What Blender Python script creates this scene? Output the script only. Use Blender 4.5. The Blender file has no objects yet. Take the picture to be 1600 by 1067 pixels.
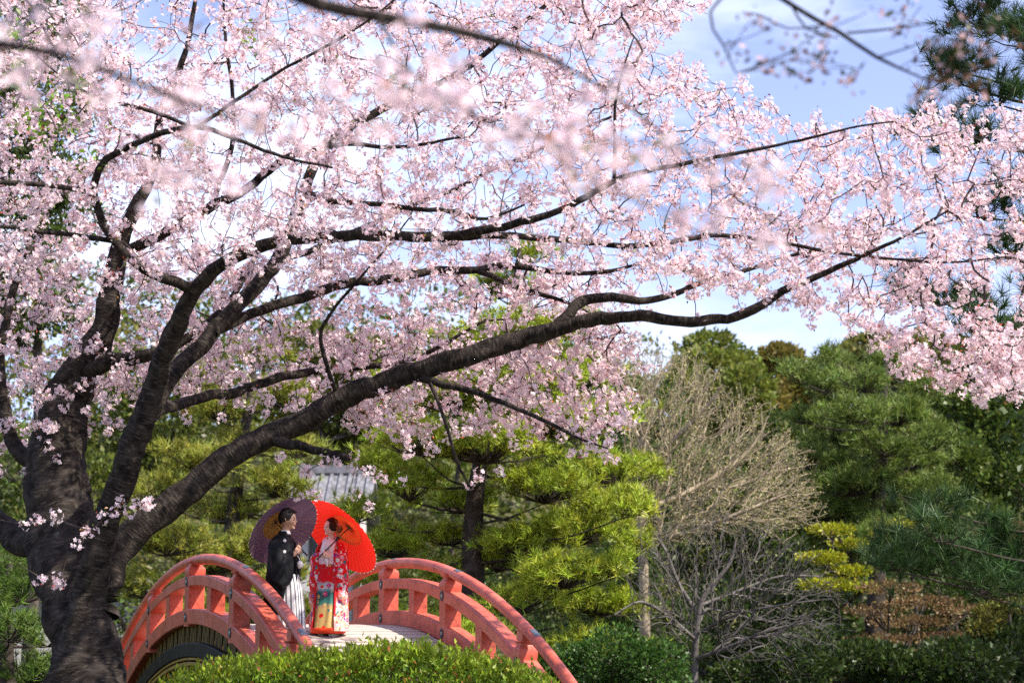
import bpy, bmesh, math, random
import numpy as np
from mathutils import Vector, Matrix, kdtree

rng = np.random.default_rng(7)
random.seed(7)
scene = bpy.context.scene
col = scene.collection

# ------------------------------------------------------------------ camera
FPX, PITCH, CAMZ = 2800.0, math.radians(9.66), 1.55
cam_d = bpy.data.cameras.new('camera')
cam_d.sensor_width = 36.0
cam_d.lens = FPX / 1600 * 36.0
cam_d.clip_start, cam_d.clip_end = 0.1, 3000
cam_d.dof.use_dof = True
cam_d.dof.focus_distance = 22.8
cam_d.dof.aperture_fstop = 1.7
cam = bpy.data.objects.new('camera', cam_d)
col.objects.link(cam)
cam.location = (0, 0, CAMZ)
cam.rotation_euler = (math.pi / 2 + PITCH, 0, 0)
scene.camera = cam

# ------------------------------------------------------------------ sky, sun, exposure
SUN_EL = math.radians(49)
SUN_AZ = math.atan2(0.90, -0.43)              # from +Y clockwise towards +X
sun_vec = Vector((math.sin(SUN_AZ) * math.cos(SUN_EL), math.cos(SUN_AZ) * math.cos(SUN_EL), math.sin(SUN_EL)))
world = bpy.data.worlds.new('World')
scene.world = world
world.use_nodes = True
wt = world.node_tree
wt.nodes.clear()
wo = wt.nodes.new('ShaderNodeOutputWorld')
wb = wt.nodes.new('ShaderNodeBackground')
sky = wt.nodes.new('ShaderNodeTexSky')
sky.sky_type = 'NISHITA'
sky.sun_disc = False
sky.sun_elevation = SUN_EL
sky.sun_rotation = SUN_AZ
sky.air_density, sky.dust_density, sky.ozone_density = 1.0, 0.8, 3.5
tc = wt.nodes.new('ShaderNodeTexCoord')
mp = wt.nodes.new('ShaderNodeMapping')
mp.inputs['Scale'].default_value = (1.6, 1.6, 4.5)
nz = wt.nodes.new('ShaderNodeTexNoise')
nz.inputs['Scale'].default_value = 2.2
nz.inputs['Detail'].default_value = 7
nz.inputs['Roughness'].default_value = 0.55
cr = wt.nodes.new('ShaderNodeValToRGB')
cr.color_ramp.elements[0].position = 0.47
cr.color_ramp.elements[0].color = (0.06, 0.06, 0.06, 1)
cr.color_ramp.elements[1].position = 0.82
cr.color_ramp.elements[1].color = (0.8, 0.8, 0.8, 1)
mx = wt.nodes.new('ShaderNodeMixRGB')
mx.inputs['Color2'].default_value = (8.6, 8.9, 9.6, 1)
wt.links.new(tc.outputs['Generated'], mp.inputs['Vector'])
wt.links.new(mp.outputs['Vector'], nz.inputs['Vector'])
wt.links.new(nz.outputs['Fac'], cr.inputs['Fac'])
wt.links.new(cr.outputs['Color'], mx.inputs['Fac'])
tn = wt.nodes.new('ShaderNodeMixRGB'); tn.blend_type = 'MULTIPLY'; tn.inputs['Fac'].default_value = 1; tn.inputs['Color2'].default_value = (1.10, 0.92, 1.06, 1)
wt.links.new(sky.outputs['Color'], tn.inputs['Color1'])
wt.links.new(tn.outputs['Color'], mx.inputs['Color1'])
wt.links.new(mx.outputs['Color'], wb.inputs['Color'])
wb.inputs['Strength'].default_value = 0.135
wt.links.new(wb.outputs['Background'], wo.inputs['Surface'])

sun_d = bpy.data.lights.new('sun', 'SUN')
sun_d.energy = 4.9
sun_d.angle = math.radians(0.53)
sun_d.color = (1.0, 0.92, 0.80)
sun = bpy.data.objects.new('sun', sun_d)
col.objects.link(sun)
sun.rotation_euler = sun_vec.to_track_quat('Z', 'Y').to_euler()
sun.location = (12, -14, 30)

vs = scene.view_settings
vs.view_transform = 'Standard'
vs.look = 'None'
vs.exposure = 0.92
vs.gamma = 1.0
vs.use_curve_mapping = False
scene.render.engine = 'CYCLES'
cy = scene.cycles
cy.max_bounces = 6
cy.diffuse_bounces = 3
cy.glossy_bounces = 2
cy.transmission_bounces = 4
cy.transparent_max_bounces = 4
cy.use_denoising = False
cy.sample_clamp_indirect = 6.0
cy.caustics_reflective = cy.caustics_refractive = False

# ------------------------------------------------------------------ helpers
SP, CP = math.sin(PITCH), math.cos(PITCH)


def at(px, py, Y):
    """world point seen at photograph pixel (px, py), Y metres in front of the camera"""
    u, v = (px - 800.0) / FPX, (533.5 - py) / FPX
    d = np.array([u, CP - v * SP, SP + v * CP])
    return d * (Y / d[1]) + np.array([0, 0, CAMZ])


def at_np(px, py, Y):
    u, v = (px - 800.0) / FPX, (533.5 - py) / FPX
    d = np.stack([u, CP - v * SP, SP + v * CP], -1)
    return d * (Y / d[:, 1])[:, None] + np.array([0, 0, CAMZ])


def tag(o, label=None, cat=None, group=None, kind=None):
    if label: o['label'] = label
    if cat: o['category'] = cat
    if group: o['group'] = group
    if kind: o['kind'] = kind
    return o


def empty(name, loc, label, cat, group=None, rz=0.0):
    o = bpy.data.objects.new(name, None)
    o.empty_display_size = 0.2
    col.objects.link(o)
    o.location = loc
    o.rotation_euler = (0, 0, rz)
    return tag(o, label, cat, group)


def mk_mesh(name, V, F, cols=None, smooth=False):
    V = np.ascontiguousarray(V, dtype=np.float32)
    F = np.ascontiguousarray(F, dtype=np.int32)
    me = bpy.data.meshes.new(name)
    me.vertices.add(len(V))
    me.vertices.foreach_set('co', V.ravel())
    k = F.shape[1]
    me.loops.add(F.size)
    me.loops.foreach_set('vertex_index', F.ravel())
    me.polygons.add(len(F))
    me.polygons.foreach_set('loop_start', np.arange(len(F), dtype=np.int32) * k)
    if smooth:
        me.polygons.foreach_set('use_smooth', np.ones(len(F), dtype=bool))
    me.update(calc_edges=True)
    if cols is not None:
        a = me.color_attributes.new('col', 'FLOAT_COLOR', 'POINT')
        c = np.ones((len(V), 4), dtype=np.float32)
        c[:, :3] = cols
        a.data.foreach_set('color', c.ravel())
    return me


def link(name, me, mat, parent=None, kind=None):
    o = bpy.data.objects.new(name, me)
    col.objects.link(o)
    if mat is not None and len(me.materials) == 0:
        me.materials.append(mat)
    if parent is not None:
        o.parent = parent
    if kind: o['kind'] = kind
    return o


def root_loc(o):
    while o.parent is not None:
        o = o.parent
    return np.array(o.location)


def part(name, V, F, mat, parent, cols=None, smooth=False, kind=None):
    """world-space arrays become a part of an unrotated thing"""
    return link(name, mk_mesh(name, np.asarray(V) - root_loc(parent), F, cols, smooth), mat, parent, kind)


class Acc:
    def __init__(s): s.V, s.F, s.C, s.n = [], [], [], 0
    def add(s, V, F, C=None):
        s.V.append(V); s.F.append(np.asarray(F) + s.n); s.n += len(V)
        if C is not None: s.C.append(np.broadcast_to(C, (len(V), 3)))
    def get(s):
        return np.concatenate(s.V), np.concatenate(s.F), (np.concatenate(s.C) if s.C else None)


def unit(v):
    return v / (np.linalg.norm(v, axis=-1, keepdims=True) + 1e-9)


def tubes(P, R, sides=5):
    """P (n,m,3) polylines, R (n,m) radii -> quads"""
    n, m, _ = P.shape
    T = np.empty_like(P)
    T[:, 1:-1] = P[:, 2:] - P[:, :-2]
    T[:, 0] = P[:, 1] - P[:, 0]
    T[:, -1] = P[:, -1] - P[:, -2]
    T = unit(T)
    mean = unit(P[:, -1] - P[:, 0] + 1e-6)
    ref = np.where(np.abs(mean[:, 2:3]) > 0.8, np.array([[1.0, 0.2, 0]]), np.array([[0.1, 0.2, 1.0]]))
    A = unit(np.cross(T, ref[:, None, :]))
    B = np.cross(T, A)
    an = np.arange(sides) * 2 * math.pi / sides
    V = P[:, :, None, :] + R[:, :, None, None] * (np.cos(an)[None, None, :, None] * A[:, :, None, :] + np.sin(an)[None, None, :, None] * B[:, :, None, :])
    idx = np.arange(n * m * sides).reshape(n, m, sides)
    a = idx[:, :-1, :]; b = np.roll(idx, -1, 2)[:, :-1, :]; c = np.roll(idx, -1, 2)[:, 1:, :]; d = idx[:, 1:, :]
    F = np.stack([a, b, c, d], -1).reshape(-1, 4)
    return V.reshape(-1, 3), F


def smooth_path(P, R, step):
    """Catmull-Rom resample"""
    P = np.asarray(P, float); R = np.asarray(R, float)
    Q = np.vstack([2 * P[0] - P[1], P, 2 * P[-1] - P[-2]])
    out, ro = [], []
    for i in range(len(P) - 1):
        p0, p1, p2, p3 = Q[i], Q[i + 1], Q[i + 2], Q[i + 3]
        k = max(2, int(np.linalg.norm(p2 - p1) / step))
        for j in range(k):
            t = j / k
            out.append(0.5 * (2 * p1 + (p2 - p0) * t + (2 * p0 - 5 * p1 + 4 * p2 - p3) * t * t + (3 * p1 - p0 - 3 * p2 + p3) * t ** 3))
            ro.append(R[i] * (1 - t) + R[i + 1] * t)
    out.append(P[-1]); ro.append(R[-1])
    return np.array(out), np.array(ro)


def rough_tube(P, R, sides=12, amp=0.06):
    V, F = tubes(P[None], R[None], sides)
    m = len(P)
    ctr = np.repeat(P, sides, 0)
    d = V - ctr
    ang = np.tile(np.arange(sides) * 2 * math.pi / sides, m)
    s = np.repeat(np.cumsum(np.r_[0, np.linalg.norm(np.diff(P, axis=0), axis=1)]), sides)
    k = 1 + amp * (np.sin(3 * ang + 2.1 * s) * 0.6 + np.sin(5 * ang - 5.3 * s + 1) * 0.5 + np.sin(2 * ang + 11 * s) * 0.4) + rng.normal(0, amp * 0.3, len(V))
    global tube_uvw
    rr = np.repeat(R, sides)
    tube_uvw = np.stack([np.cos(ang) * (rr + .03), np.sin(ang) * (rr + .03), s], -1)
    return ctr + d * k[:, None], F


def leaf_quads(C, N, size, aspect=0.5, fold=0.15):
    """kite-shaped leaves at C with long axis N"""
    n = len(C)
    size = np.broadcast_to(size, (n,))[:, None]
    a = unit(N)
    b = unit(np.cross(a, rng.normal(size=(n, 3))))
    c = np.cross(a, b)
    V = np.stack([C, C + a * size * .45 + b * size * aspect * .5 + c * size * fold, C + a * size, C + a * size * .45 - b * size * aspect * .5 + c * size * fold], 1).reshape(-1, 3)
    F = np.arange(4 * n).reshape(n, 4)
    return V, F


def needle_tufts(C, A, k, length, width, spread=0.9):
    n = len(C)
    d = unit(A[:, None, :] * 0.75 + rng.normal(size=(n, k, 3)) * spread * 0.6)
    L = length * rng.uniform(0.7, 1.1, (n, k, 1))
    base = C[:, None, :] - A[:, None, :] * length * 0.35 * rng.uniform(0, 1, (n, k, 1))
    s = unit(np.cross(d, rng.normal(size=(n, k, 3)))) * width / 2
    V = np.stack([base - s, base + s, base + d * L], 2).reshape(-1, 3)
    F = np.arange(3 * n * k).reshape(-1, 3)
    return V, F


def rand_dirs(n):
    return unit(rng.normal(size=(n, 3)))


def vary(base, n, amount=0.2, hue=0.06):
    b = np.array(base)[None, :]
    return np.clip(b * (1 + rng.normal(0, amount, (n, 1))) * (1 + rng.normal(0, hue, (n, 3))), 0.002, 1)


# ------------------------------------------------------------------ materials
def new_mat(name):
    m = bpy.data.materials.new(name)
    m.use_nodes = True
    nt = m.node_tree
    return m, nt, nt.nodes['Principled BSDF'], nt.nodes['Material Output']


def noise_mat(name, c1, c2, scale=8, rough=0.7, bump=0.2, detail=6, stretch=(1, 1, 1), bump_scale=None, spec=0.3, c3=None, pos=(0.35, 0.65)):
    m, nt, bs, out = new_mat(name)
    N, L = nt.nodes, nt.links
    t = N.new('ShaderNodeTexCoord'); mpn = N.new('ShaderNodeMapping')
    mpn.inputs['Scale'].default_value = stretch
    n1 = N.new('ShaderNodeTexNoise'); n1.inputs['Scale'].default_value = scale; n1.inputs['Detail'].default_value = detail
    r = N.new('ShaderNodeValToRGB')
    r.color_ramp.elements[0].position, r.color_ramp.elements[1].position = pos
    r.color_ramp.elements[0].color = (*c1, 1); r.color_ramp.elements[1].color = (*c2, 1)
    if c3:
        e = r.color_ramp.elements.new(min(0.98, pos[1] + 0.1)); e.color = (*c3, 1)
    L.new(t.outputs['Object'], mpn.inputs['Vector']); L.new(mpn.outputs['Vector'], n1.inputs['Vector'])
    L.new(n1.outputs['Fac'], r.inputs['Fac']); L.new(r.outputs['Color'], bs.inputs['Base Color'])
    bs.inputs['Roughness'].default_value = rough
    bs.inputs['Specular IOR Level'].default_value = spec
    if bump:
        n2 = N.new('ShaderNodeTexNoise'); n2.inputs['Scale'].default_value = bump_scale or scale * 3; n2.inputs['Detail'].default_value = 5
        b = N.new('ShaderNodeBump'); b.inputs['Strength'].default_value = bump; b.inputs['Distance'].default_value = 0.02
        L.new(mpn.outputs['Vector'], n2.inputs['Vector']); L.new(n2.outputs['Fac'], b.inputs['Height']); L.new(b.outputs['Normal'], bs.inputs['Normal'])
    return m


def leaf_mat(name, trans=0.35, rough=0.5, spec=0.3, tint=(1, 1, 1)):
    """colour of each leaf or petal comes from its own 'col' attribute"""
    m, nt, bs, out = new_mat(name)
    N, L = nt.nodes, nt.links
    a = N.new('ShaderNodeAttribute'); a.attribute_name = 'col'
    L.new(a.outputs['Color'], bs.inputs['Base Color'])
    bs.inputs['Roughness'].default_value = rough
    bs.inputs['Specular IOR Level'].default_value = spec
    tr = N.new('ShaderNodeBsdfTranslucent')
    mt = N.new('ShaderNodeMixRGB'); mt.blend_type = 'MULTIPLY'; mt.inputs['Fac'].default_value = 1
    mt.inputs['Color2'].default_value = (*tint, 1)
    L.new(a.outputs['Color'], mt.inputs['Color1']); L.new(mt.outputs['Color'], tr.inputs['Color'])
    mixs = N.new('ShaderNodeMixShader'); mixs.inputs['Fac'].default_value = trans
    L.new(bs.outputs['BSDF'], mixs.inputs[1]); L.new(tr.outputs['BSDF'], mixs.inputs[2]); L.new(mixs.outputs['Shader'], out.inputs['Surface'])
    return m


def plain(name, c, rough=0.6, spec=0.3, metal=0.0):
    m, nt, bs, out = new_mat(name)
    bs.inputs['Base Color'].default_value = (*c, 1)
    bs.inputs['Roughness'].default_value = rough
    bs.inputs['Specular IOR Level'].default_value = spec
    bs.inputs['Metallic'].default_value = metal
    return m


M = {}
M['ground'] = noise_mat('garden_soil', (0.05, 0.06, 0.02), (0.11, 0.10, 0.05), 0.8, 0.95, 0.5, c3=(0.05, 0.09, 0.02))
M['path'] = noise_mat('gravel_path', (0.28, 0.25, 0.21), (0.40, 0.37, 0.32), 12, 0.95, 0.5, bump_scale=60)
M['water'] = noise_mat('pond_water', (0.012, 0.02, 0.012), (0.02, 0.03, 0.018), 1, 0.06, 0.05, spec=0.5, bump_scale=3)
m_, nt_b, bs_b, _o = new_mat('cherry_bark'); Nn, Ll = nt_b.nodes, nt_b.links
ab = Nn.new('ShaderNodeAttribute'); ab.attribute_name = 'col'
def bark_noise(scale, stretch, detail=6):
    q = Nn.new('ShaderNodeMapping'); q.inputs['Scale'].default_value = stretch
    t_ = Nn.new('ShaderNodeTexNoise'); t_.inputs['Scale'].default_value = scale; t_.inputs['Detail'].default_value = detail
    Ll.new(ab.outputs['Vector'], q.inputs['Vector']); Ll.new(q.outputs['Vector'], t_.inputs['Vector']); return t_
nb1 = bark_noise(7, (1, 1, 1)); nb2 = bark_noise(8, (1, 1, 5), 5); nb3 = bark_noise(46, (1, 1, 1.2), 9)
rb1 = Nn.new('ShaderNodeValToRGB'); rb1.color_ramp.elements[0].position = .36; rb1.color_ramp.elements[1].position = .70
rb1.color_ramp.elements[0].color = (0.009, 0.007, 0.006, 1); rb1.color_ramp.elements[1].color = (0.045, 0.036, 0.030, 1)
e_ = rb1.color_ramp.elements.new(.80); e_.color = (0.15, 0.145, 0.12, 1)
rb2 = Nn.new('ShaderNodeValToRGB'); rb2.color_ramp.elements[0].position = .52; rb2.color_ramp.elements[1].position = .66
rb2.color_ramp.elements[0].color = (0, 0, 0, 1); rb2.color_ramp.elements[1].color = (.55, .55, .55, 1)
mb = Nn.new('ShaderNodeMixRGB'); mb.inputs['Color2'].default_value = (0.10, 0.082, 0.066, 1)
Ll.new(nb1.outputs['Fac'], rb1.inputs['Fac']); Ll.new(nb2.outputs['Fac'], rb2.inputs['Fac']); Ll.new(rb2.outputs['Color'], mb.inputs['Fac']); Ll.new(rb1.outputs['Color'], mb.inputs['Color1'])
Ll.new(mb.outputs['Color'], bs_b.inputs['Base Color']); bs_b.inputs['Roughness'].default_value = .9; bs_b.inputs['Specular IOR Level'].default_value = .15
sm_ = Nn.new('ShaderNodeMath'); sm_.operation = 'ADD'; Ll.new(nb2.outputs['Fac'], sm_.inputs[0]); Ll.new(nb3.outputs['Fac'], sm_.inputs[1])
bp_ = Nn.new('ShaderNodeBump'); bp_.inputs['Strength'].default_value = .8; bp_.inputs['Distance'].default_value = .022
Ll.new(sm_.outputs[0], bp_.inputs['Height']); Ll.new(bp_.outputs['Normal'], bs_b.inputs['Normal'])
M['cherry_bark'] = m_
M['twig'] = noise_mat('cherry_twig', (0.03, 0.02, 0.018), (0.085, 0.062, 0.055), 10, 0.8, 0.0)
M['petal'] = leaf_mat('cherry_petal', 0.40, 0.7, 0.1)
M['leaf'] = leaf_mat('leaf', 0.32, 0.45, 0.35)
M['needle'] = leaf_mat('pine_needle', 0.18, 0.5, 0.3)
M['pine_bark'] = noise_mat('pine_bark', (0.022, 0.018, 0.015), (0.075, 0.058, 0.048), 7, 0.95, 0.8, bump_scale=18)
M['pale_bark'] = noise_mat('pale_bark', (0.24, 0.19, 0.13), (0.42, 0.35, 0.25), 5, 0.85, 0.3)
M['grey_bark'] = noise_mat('grey_bark', (0.07, 0.062, 0.058), (0.16, 0.145, 0.135), 5, 0.85, 0.3)
M['dark_bark'] = noise_mat('dark_bark', (0.03, 0.025, 0.02), (0.09, 0.075, 0.06), 5, 0.9, 0.5)
M['red'] = noise_mat('vermilion_paint', (0.44, 0.085, 0.050), (0.60, 0.125, 0.075), 2.6, 0.42, 0.12, spec=0.45, bump_scale=9)
def worn_paint(m):
    nt = m.node_tree; N, L = nt.nodes, nt.links; bs = N['Principled BSDF']
    src = bs.inputs['Base Color'].links[0].from_socket
    t = N.new('ShaderNodeTexCoord')
    a = N.new('ShaderNodeTexNoise'); a.inputs['Scale'].default_value = 9; a.inputs['Detail'].default_value = 9; a.inputs['Roughness'].default_value = .7
    r1 = N.new('ShaderNodeValToRGB'); r1.color_ramp.elements[0].position = .30; r1.color_ramp.elements[1].position = .50
    r1.color_ramp.elements[0].color = (.45, .40, .40, 1); r1.color_ramp.elements[1].color = (1, 1, 1, 1)
    b = N.new('ShaderNodeTexNoise'); b.inputs['Scale'].default_value = 1.3; b.inputs['Detail'].default_value = 4
    r2 = N.new('ShaderNodeValToRGB'); r2.color_ramp.elements[0].position = .5; r2.color_ramp.elements[1].position = .8
    r2.color_ramp.elements[0].color = (0, 0, 0, 1); r2.color_ramp.elements[1].color = (.5, .5, .5, 1)
    L.new(t.outputs['Object'], a.inputs['Vector']); L.new(t.outputs['Object'], b.inputs['Vector'])
    L.new(a.outputs['Fac'], r1.inputs['Fac']); L.new(b.outputs['Fac'], r2.inputs['Fac'])
    m1 = N.new('ShaderNodeMixRGB'); m1.blend_type = 'MULTIPLY'; m1.inputs['Fac'].default_value = 1
    L.new(src, m1.inputs['Color1']); L.new(r1.outputs['Color'], m1.inputs['Color2'])
    m2 = N.new('ShaderNodeMixRGB'); m2.inputs['Color2'].default_value = (.58, .22, .17, 1)
    L.new(r2.outputs['Color'], m2.inputs['Fac']); L.new(m1.outputs['Color'], m2.inputs['Color1']); L.new(m2.outputs['Color'], bs.inputs['Base Color'])
worn_paint(M['red'])
M['deck'] = noise_mat('weathered_deck_wood', (0.34, 0.29, 0.25), (0.56, 0.50, 0.44), 3, 0.85, 0.35, stretch=(9, 0.8, 9), bump_scale=14)
M['black'] = noise_mat('black_lacquer', (0.010, 0.010, 0.010), (0.022, 0.02, 0.018), 4, 0.55, 0.05, spec=.12)
M['gold'] = noise_mat('old_gold_paint', (0.22, 0.14, 0.02), (0.38, 0.26, 0.05), 14, 0.5, 0.05)
M['slat'] = noise_mat('dark_gilt_slat', (0.05, 0.035, 0.012), (0.14, 0.10, 0.03), 12, 0.6, 0.1)
M['board'] = noise_mat('gilt_black_board', (0.018, 0.015, 0.012), (0.30, 0.20, 0.04), 7, 0.6, 0.1, stretch=(3, 3, .5), pos=(0.42, 0.62), spec=.1)
M['iron'] = plain('dark_iron', (0.035, 0.038, 0.045), 0.4, 0.5, 0.6)
M['steel'] = plain('grey_steel_plate', (0.12, 0.13, 0.16), 0.35, 0.5, 0.4)
M['stud'] = plain('pale_stud', (0.35, 0.36, 0.33), 0.4, 0.5, 0.5)

# ------------------------------------------------------------------ ground
def gz(x, y):
    h = 17.0 / (1 + np.exp(-(y - 94) / 8.0))
    return h + 0.25 * np.sin(x * 0.13 + 1) * np.clip((y - 40) / 30, 0, 1)


gx = np.linspace(-1, 1, 90); gx = np.sign(gx) * np.abs(gx) ** 1.6 * 600
gy = np.concatenate([np.linspace(-120, 40, 24), np.linspace(44, 160, 40), np.linspace(180, 1500, 12)])
GX, GY = np.meshgrid(gx, gy)
GV = np.stack([GX, GY, gz(GX, GY)], -1).reshape(-1, 3)
ii = np.arange(GV.shape[0]).reshape(len(gy), len(gx))
GF = np.stack([ii[:-1, :-1], ii[:-1, 1:], ii[1:, 1:], ii[1:, :-1]], -1).reshape(-1, 4)
g = link('ground', mk_mesh('ground', GV, GF, None, True), M['ground']); g['kind'] = 'structure'

# ------------------------------------------------------------------ bridge frame
TH = math.radians(23.2)
SA, CA = math.sin(TH), math.cos(TH)
W = 2.93
BR = np.array([-1.843 - W / 2 * CA, 27.0 - W / 2 * SA])     # deck centre at station 0
ZL, ZU, ZH = CAMZ + 0.42, CAMZ + 0.92, CAMZ + 1.29          # bottom beam, mid rail, handrail top (at crest)
TA, RL, RU, RHD = 0.27, 10.75, 11.0, 12.3
LST = 2.54
T0, T1 = -5.5, 6.5
DECK0 = ZL - 0.10


def arch(t, z0, R):
    return z0 - (R - np.sqrt(R * R - (np.asarray(t) - TA) ** 2))


def bridge_world(t, y, z):
    return np.array([BR[0] + t * SA + y * CA, BR[1] - t * CA + y * SA, z])


def deck_z(x, y):
    dx, dy = x - BR[0], y - BR[1]
    t = dx * SA - dy * CA
    return float(arch(t, DECK0, RL))


# pond under the bridge and the path that leads off it
def blob_sheet(name, cx, cy, rx, ry, z, mat, wob=0.15, rot=0.0, n=48):
    a = np.linspace(0, 2 * math.pi, n, endpoint=False)
    r = 1 + wob * np.sin(2 * a + 1) + wob * 0.6 * np.sin(5 * a) + wob * .3 * np.sin(9 * a + 2)
    x, y = rx * r * np.cos(a), ry * r * np.sin(a)
    V = [(cx + x[i] * math.cos(rot) - y[i] * math.sin(rot), cy + x[i] * math.sin(rot) + y[i] * math.cos(rot), z) for i in range(n)]
    me = bpy.data.meshes.new(name); me.from_pydata(V, [], [list(range(n))]); me.update()
    o = link(name, me, mat); o['kind'] = 'structure'
    return o


blob_sheet('pond', BR[0] - 0.5, BR[1] + 0.4, 14, 3.4, 0.006, M['water'], rot=TH)
pe = bridge_world(6.0, 0, 0)
pts = [(-3.0, 0), (0, 0), (2.5, 0.6), (6, 3.0), (10, 7), (16, 10)]
pv, pf = [], []
for i, (a, b) in enumerate([(pe[0], pe[1] + .2), (pe[0] + .5, pe[1] - 1.2), (pe[0] + 2, pe[1] - 2.4), (pe[0] + 5, pe[1] - 3), (pe[0] + 12, pe[1] - 3), (pe[0] + 40, pe[1] - 2)]):
    nx, ny = [(1, .2), (.8, .6), (.4, .9), (0, 1), (0, 1), (0, 1)][i]
    for s in (-1.4, 1.4): pv.append((a + nx * s, b + ny * s, 0.006))
    if i: pf.append((2 * i - 2, 2 * i - 1, 2 * i + 1, 2 * i))
pm = bpy.data.meshes.new('path'); pm.from_pydata(pv, [], pf); pm.update()
po = link('path', pm, M['path']); po['kind'] = 'structure'

# ------------------------------------------------------------------ bridge
bridge = empty('arched_bridge', (BR[0], BR[1], 0), 'vermilion painted arched garden bridge with round handrails and plank deck', 'bridge',
               rz=math.atan2(-CA, SA))


def blk(x0, x1, y0, y1, z0, z1):
    V = np.array([(x, y, z) for x in (x0, x1) for y in (y0, y1) for z in (z0, z1)], float)
    F = [(0, 1, 3, 2), (4, 6, 7, 5), (0, 4, 5, 1), (2, 3, 7, 6), (0, 2, 6, 4), (1, 5, 7, 3)]
    return V, np.array(F)


def sweep(ts, zs, prof, flat_ends=True):
    """profile [(y, dz)] swept along the arch, normal to it"""
    dz = np.gradient(zs, ts)
    nx, nz = -dz / np.sqrt(1 + dz * dz), 1 / np.sqrt(1 + dz * dz)
    k = len(prof)
    V = np.array([(ts[i] + nx[i] * p[1], p[0], zs[i] + nz[i] * p[1]) for i in range(len(ts)) for p in prof])
    F = [(i * k + j, i * k + (j + 1) % k, (i + 1) * k + (j + 1) % k, (i + 1) * k + j) for i in range(len(ts) - 1) for j in range(k)]
    F += [tuple(range(k))[::-1], tuple((len(ts) - 1) * k + j for j in range(k))]
    return V, F


def pyd(name, V, F, mat, parent, bevel=0.0, smooth_ang=None, kind=None):
    me = bpy.data.meshes.new(name)
    me.from_pydata([tuple(v) for v in V], [], [tuple(int(q) for q in f) for f in F]); me.update()
    bm = bmesh.new(); bm.from_mesh(me)
    bmesh.ops.recalc_face_normals(bm, faces=bm.faces)
    if bevel:
        bmesh.ops.bevel(bm, geom=[e for e in bm.edges if len(e.link_faces) == 2 and e.calc_face_angle(0) > 0.6], offset=bevel, segments=2, affect='EDGES')
    bm.to_mesh(me); bm.free()
    if smooth_ang:
        me.shade_smooth()
        me.set_sharp_from_angle(angle=smooth_ang)
    return link(name, me, mat, parent, kind)


def ch_rect(w, h, c=0.012):
    return [(-w + c, -h), (w - c, -h), (w, -h + c), (w, h - c), (w - c, h), (-w + c, h), (-w, h - c), (-w, -h + c)]


ts = np.linspace(T0, T1, 70)
HR = 0.075


def post_mesh():
    prof = [(0.118, -0.13), (0.118, 0.52), (0.118, 0.575), (0.124, 0.60), (0.124, 0.67), (0.115, 0.70), (0.088, 0.725), (0.082, 0.735), (0.082, 0.76), (0.105, 0.775), (0.105, 0.79)]
    V, F = [], []
    for r, z in prof:
        c = 0.012
        for (x, y) in [(-r + c, -r), (r - c, -r), (r, -r + c), (r, r - c), (r - c, r), (-r + c, r), (-r, r - c), (-r, -r + c)]:
            V.append((x, y, z))
    for i in range(len(prof) - 1):
        for j in range(8): F.append((i * 8 + j, i * 8 + (j + 1) % 8, i * 8 + 8 + (j + 1) % 8, i * 8 + 8 + j))
    F.append(tuple(range(8))[::-1]); F.append(tuple(range((len(prof) - 1) * 8, len(prof) * 8)))
    return V, F


def disc_stud(r, h, rings, n=20):
    V, F = [], []
    for (rr, hh) in rings:
        for j in range(n): V.append((rr * r * math.cos(2 * math.pi * j / n), -hh * h, rr * r * math.sin(2 * math.pi * j / n)))
    for i in range(len(rings) - 1):
        for j in range(n): F.append((i * n + j, i * n + (j + 1) % n, (i + 1) * n + (j + 1) % n, (i + 1) * n + j))
    F.append(tuple(range((len(rings) - 1) * n, len(rings) * n)))
    return V, F


shared = {}


def copy_part(key, maker, parent, loc, rot=(0, 0, 0)):
    if key not in shared:
        o = maker(); shared[key] = o
    else:
        src = shared[key]
        o = src.copy(); col.objects.link(o)
    o.parent = parent
    o.location = loc
    o.rotation_euler = rot
    return o


def slope(t, R): return math.atan2(-(t - TA), math.sqrt(R * R - (t - TA) ** 2))


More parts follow.
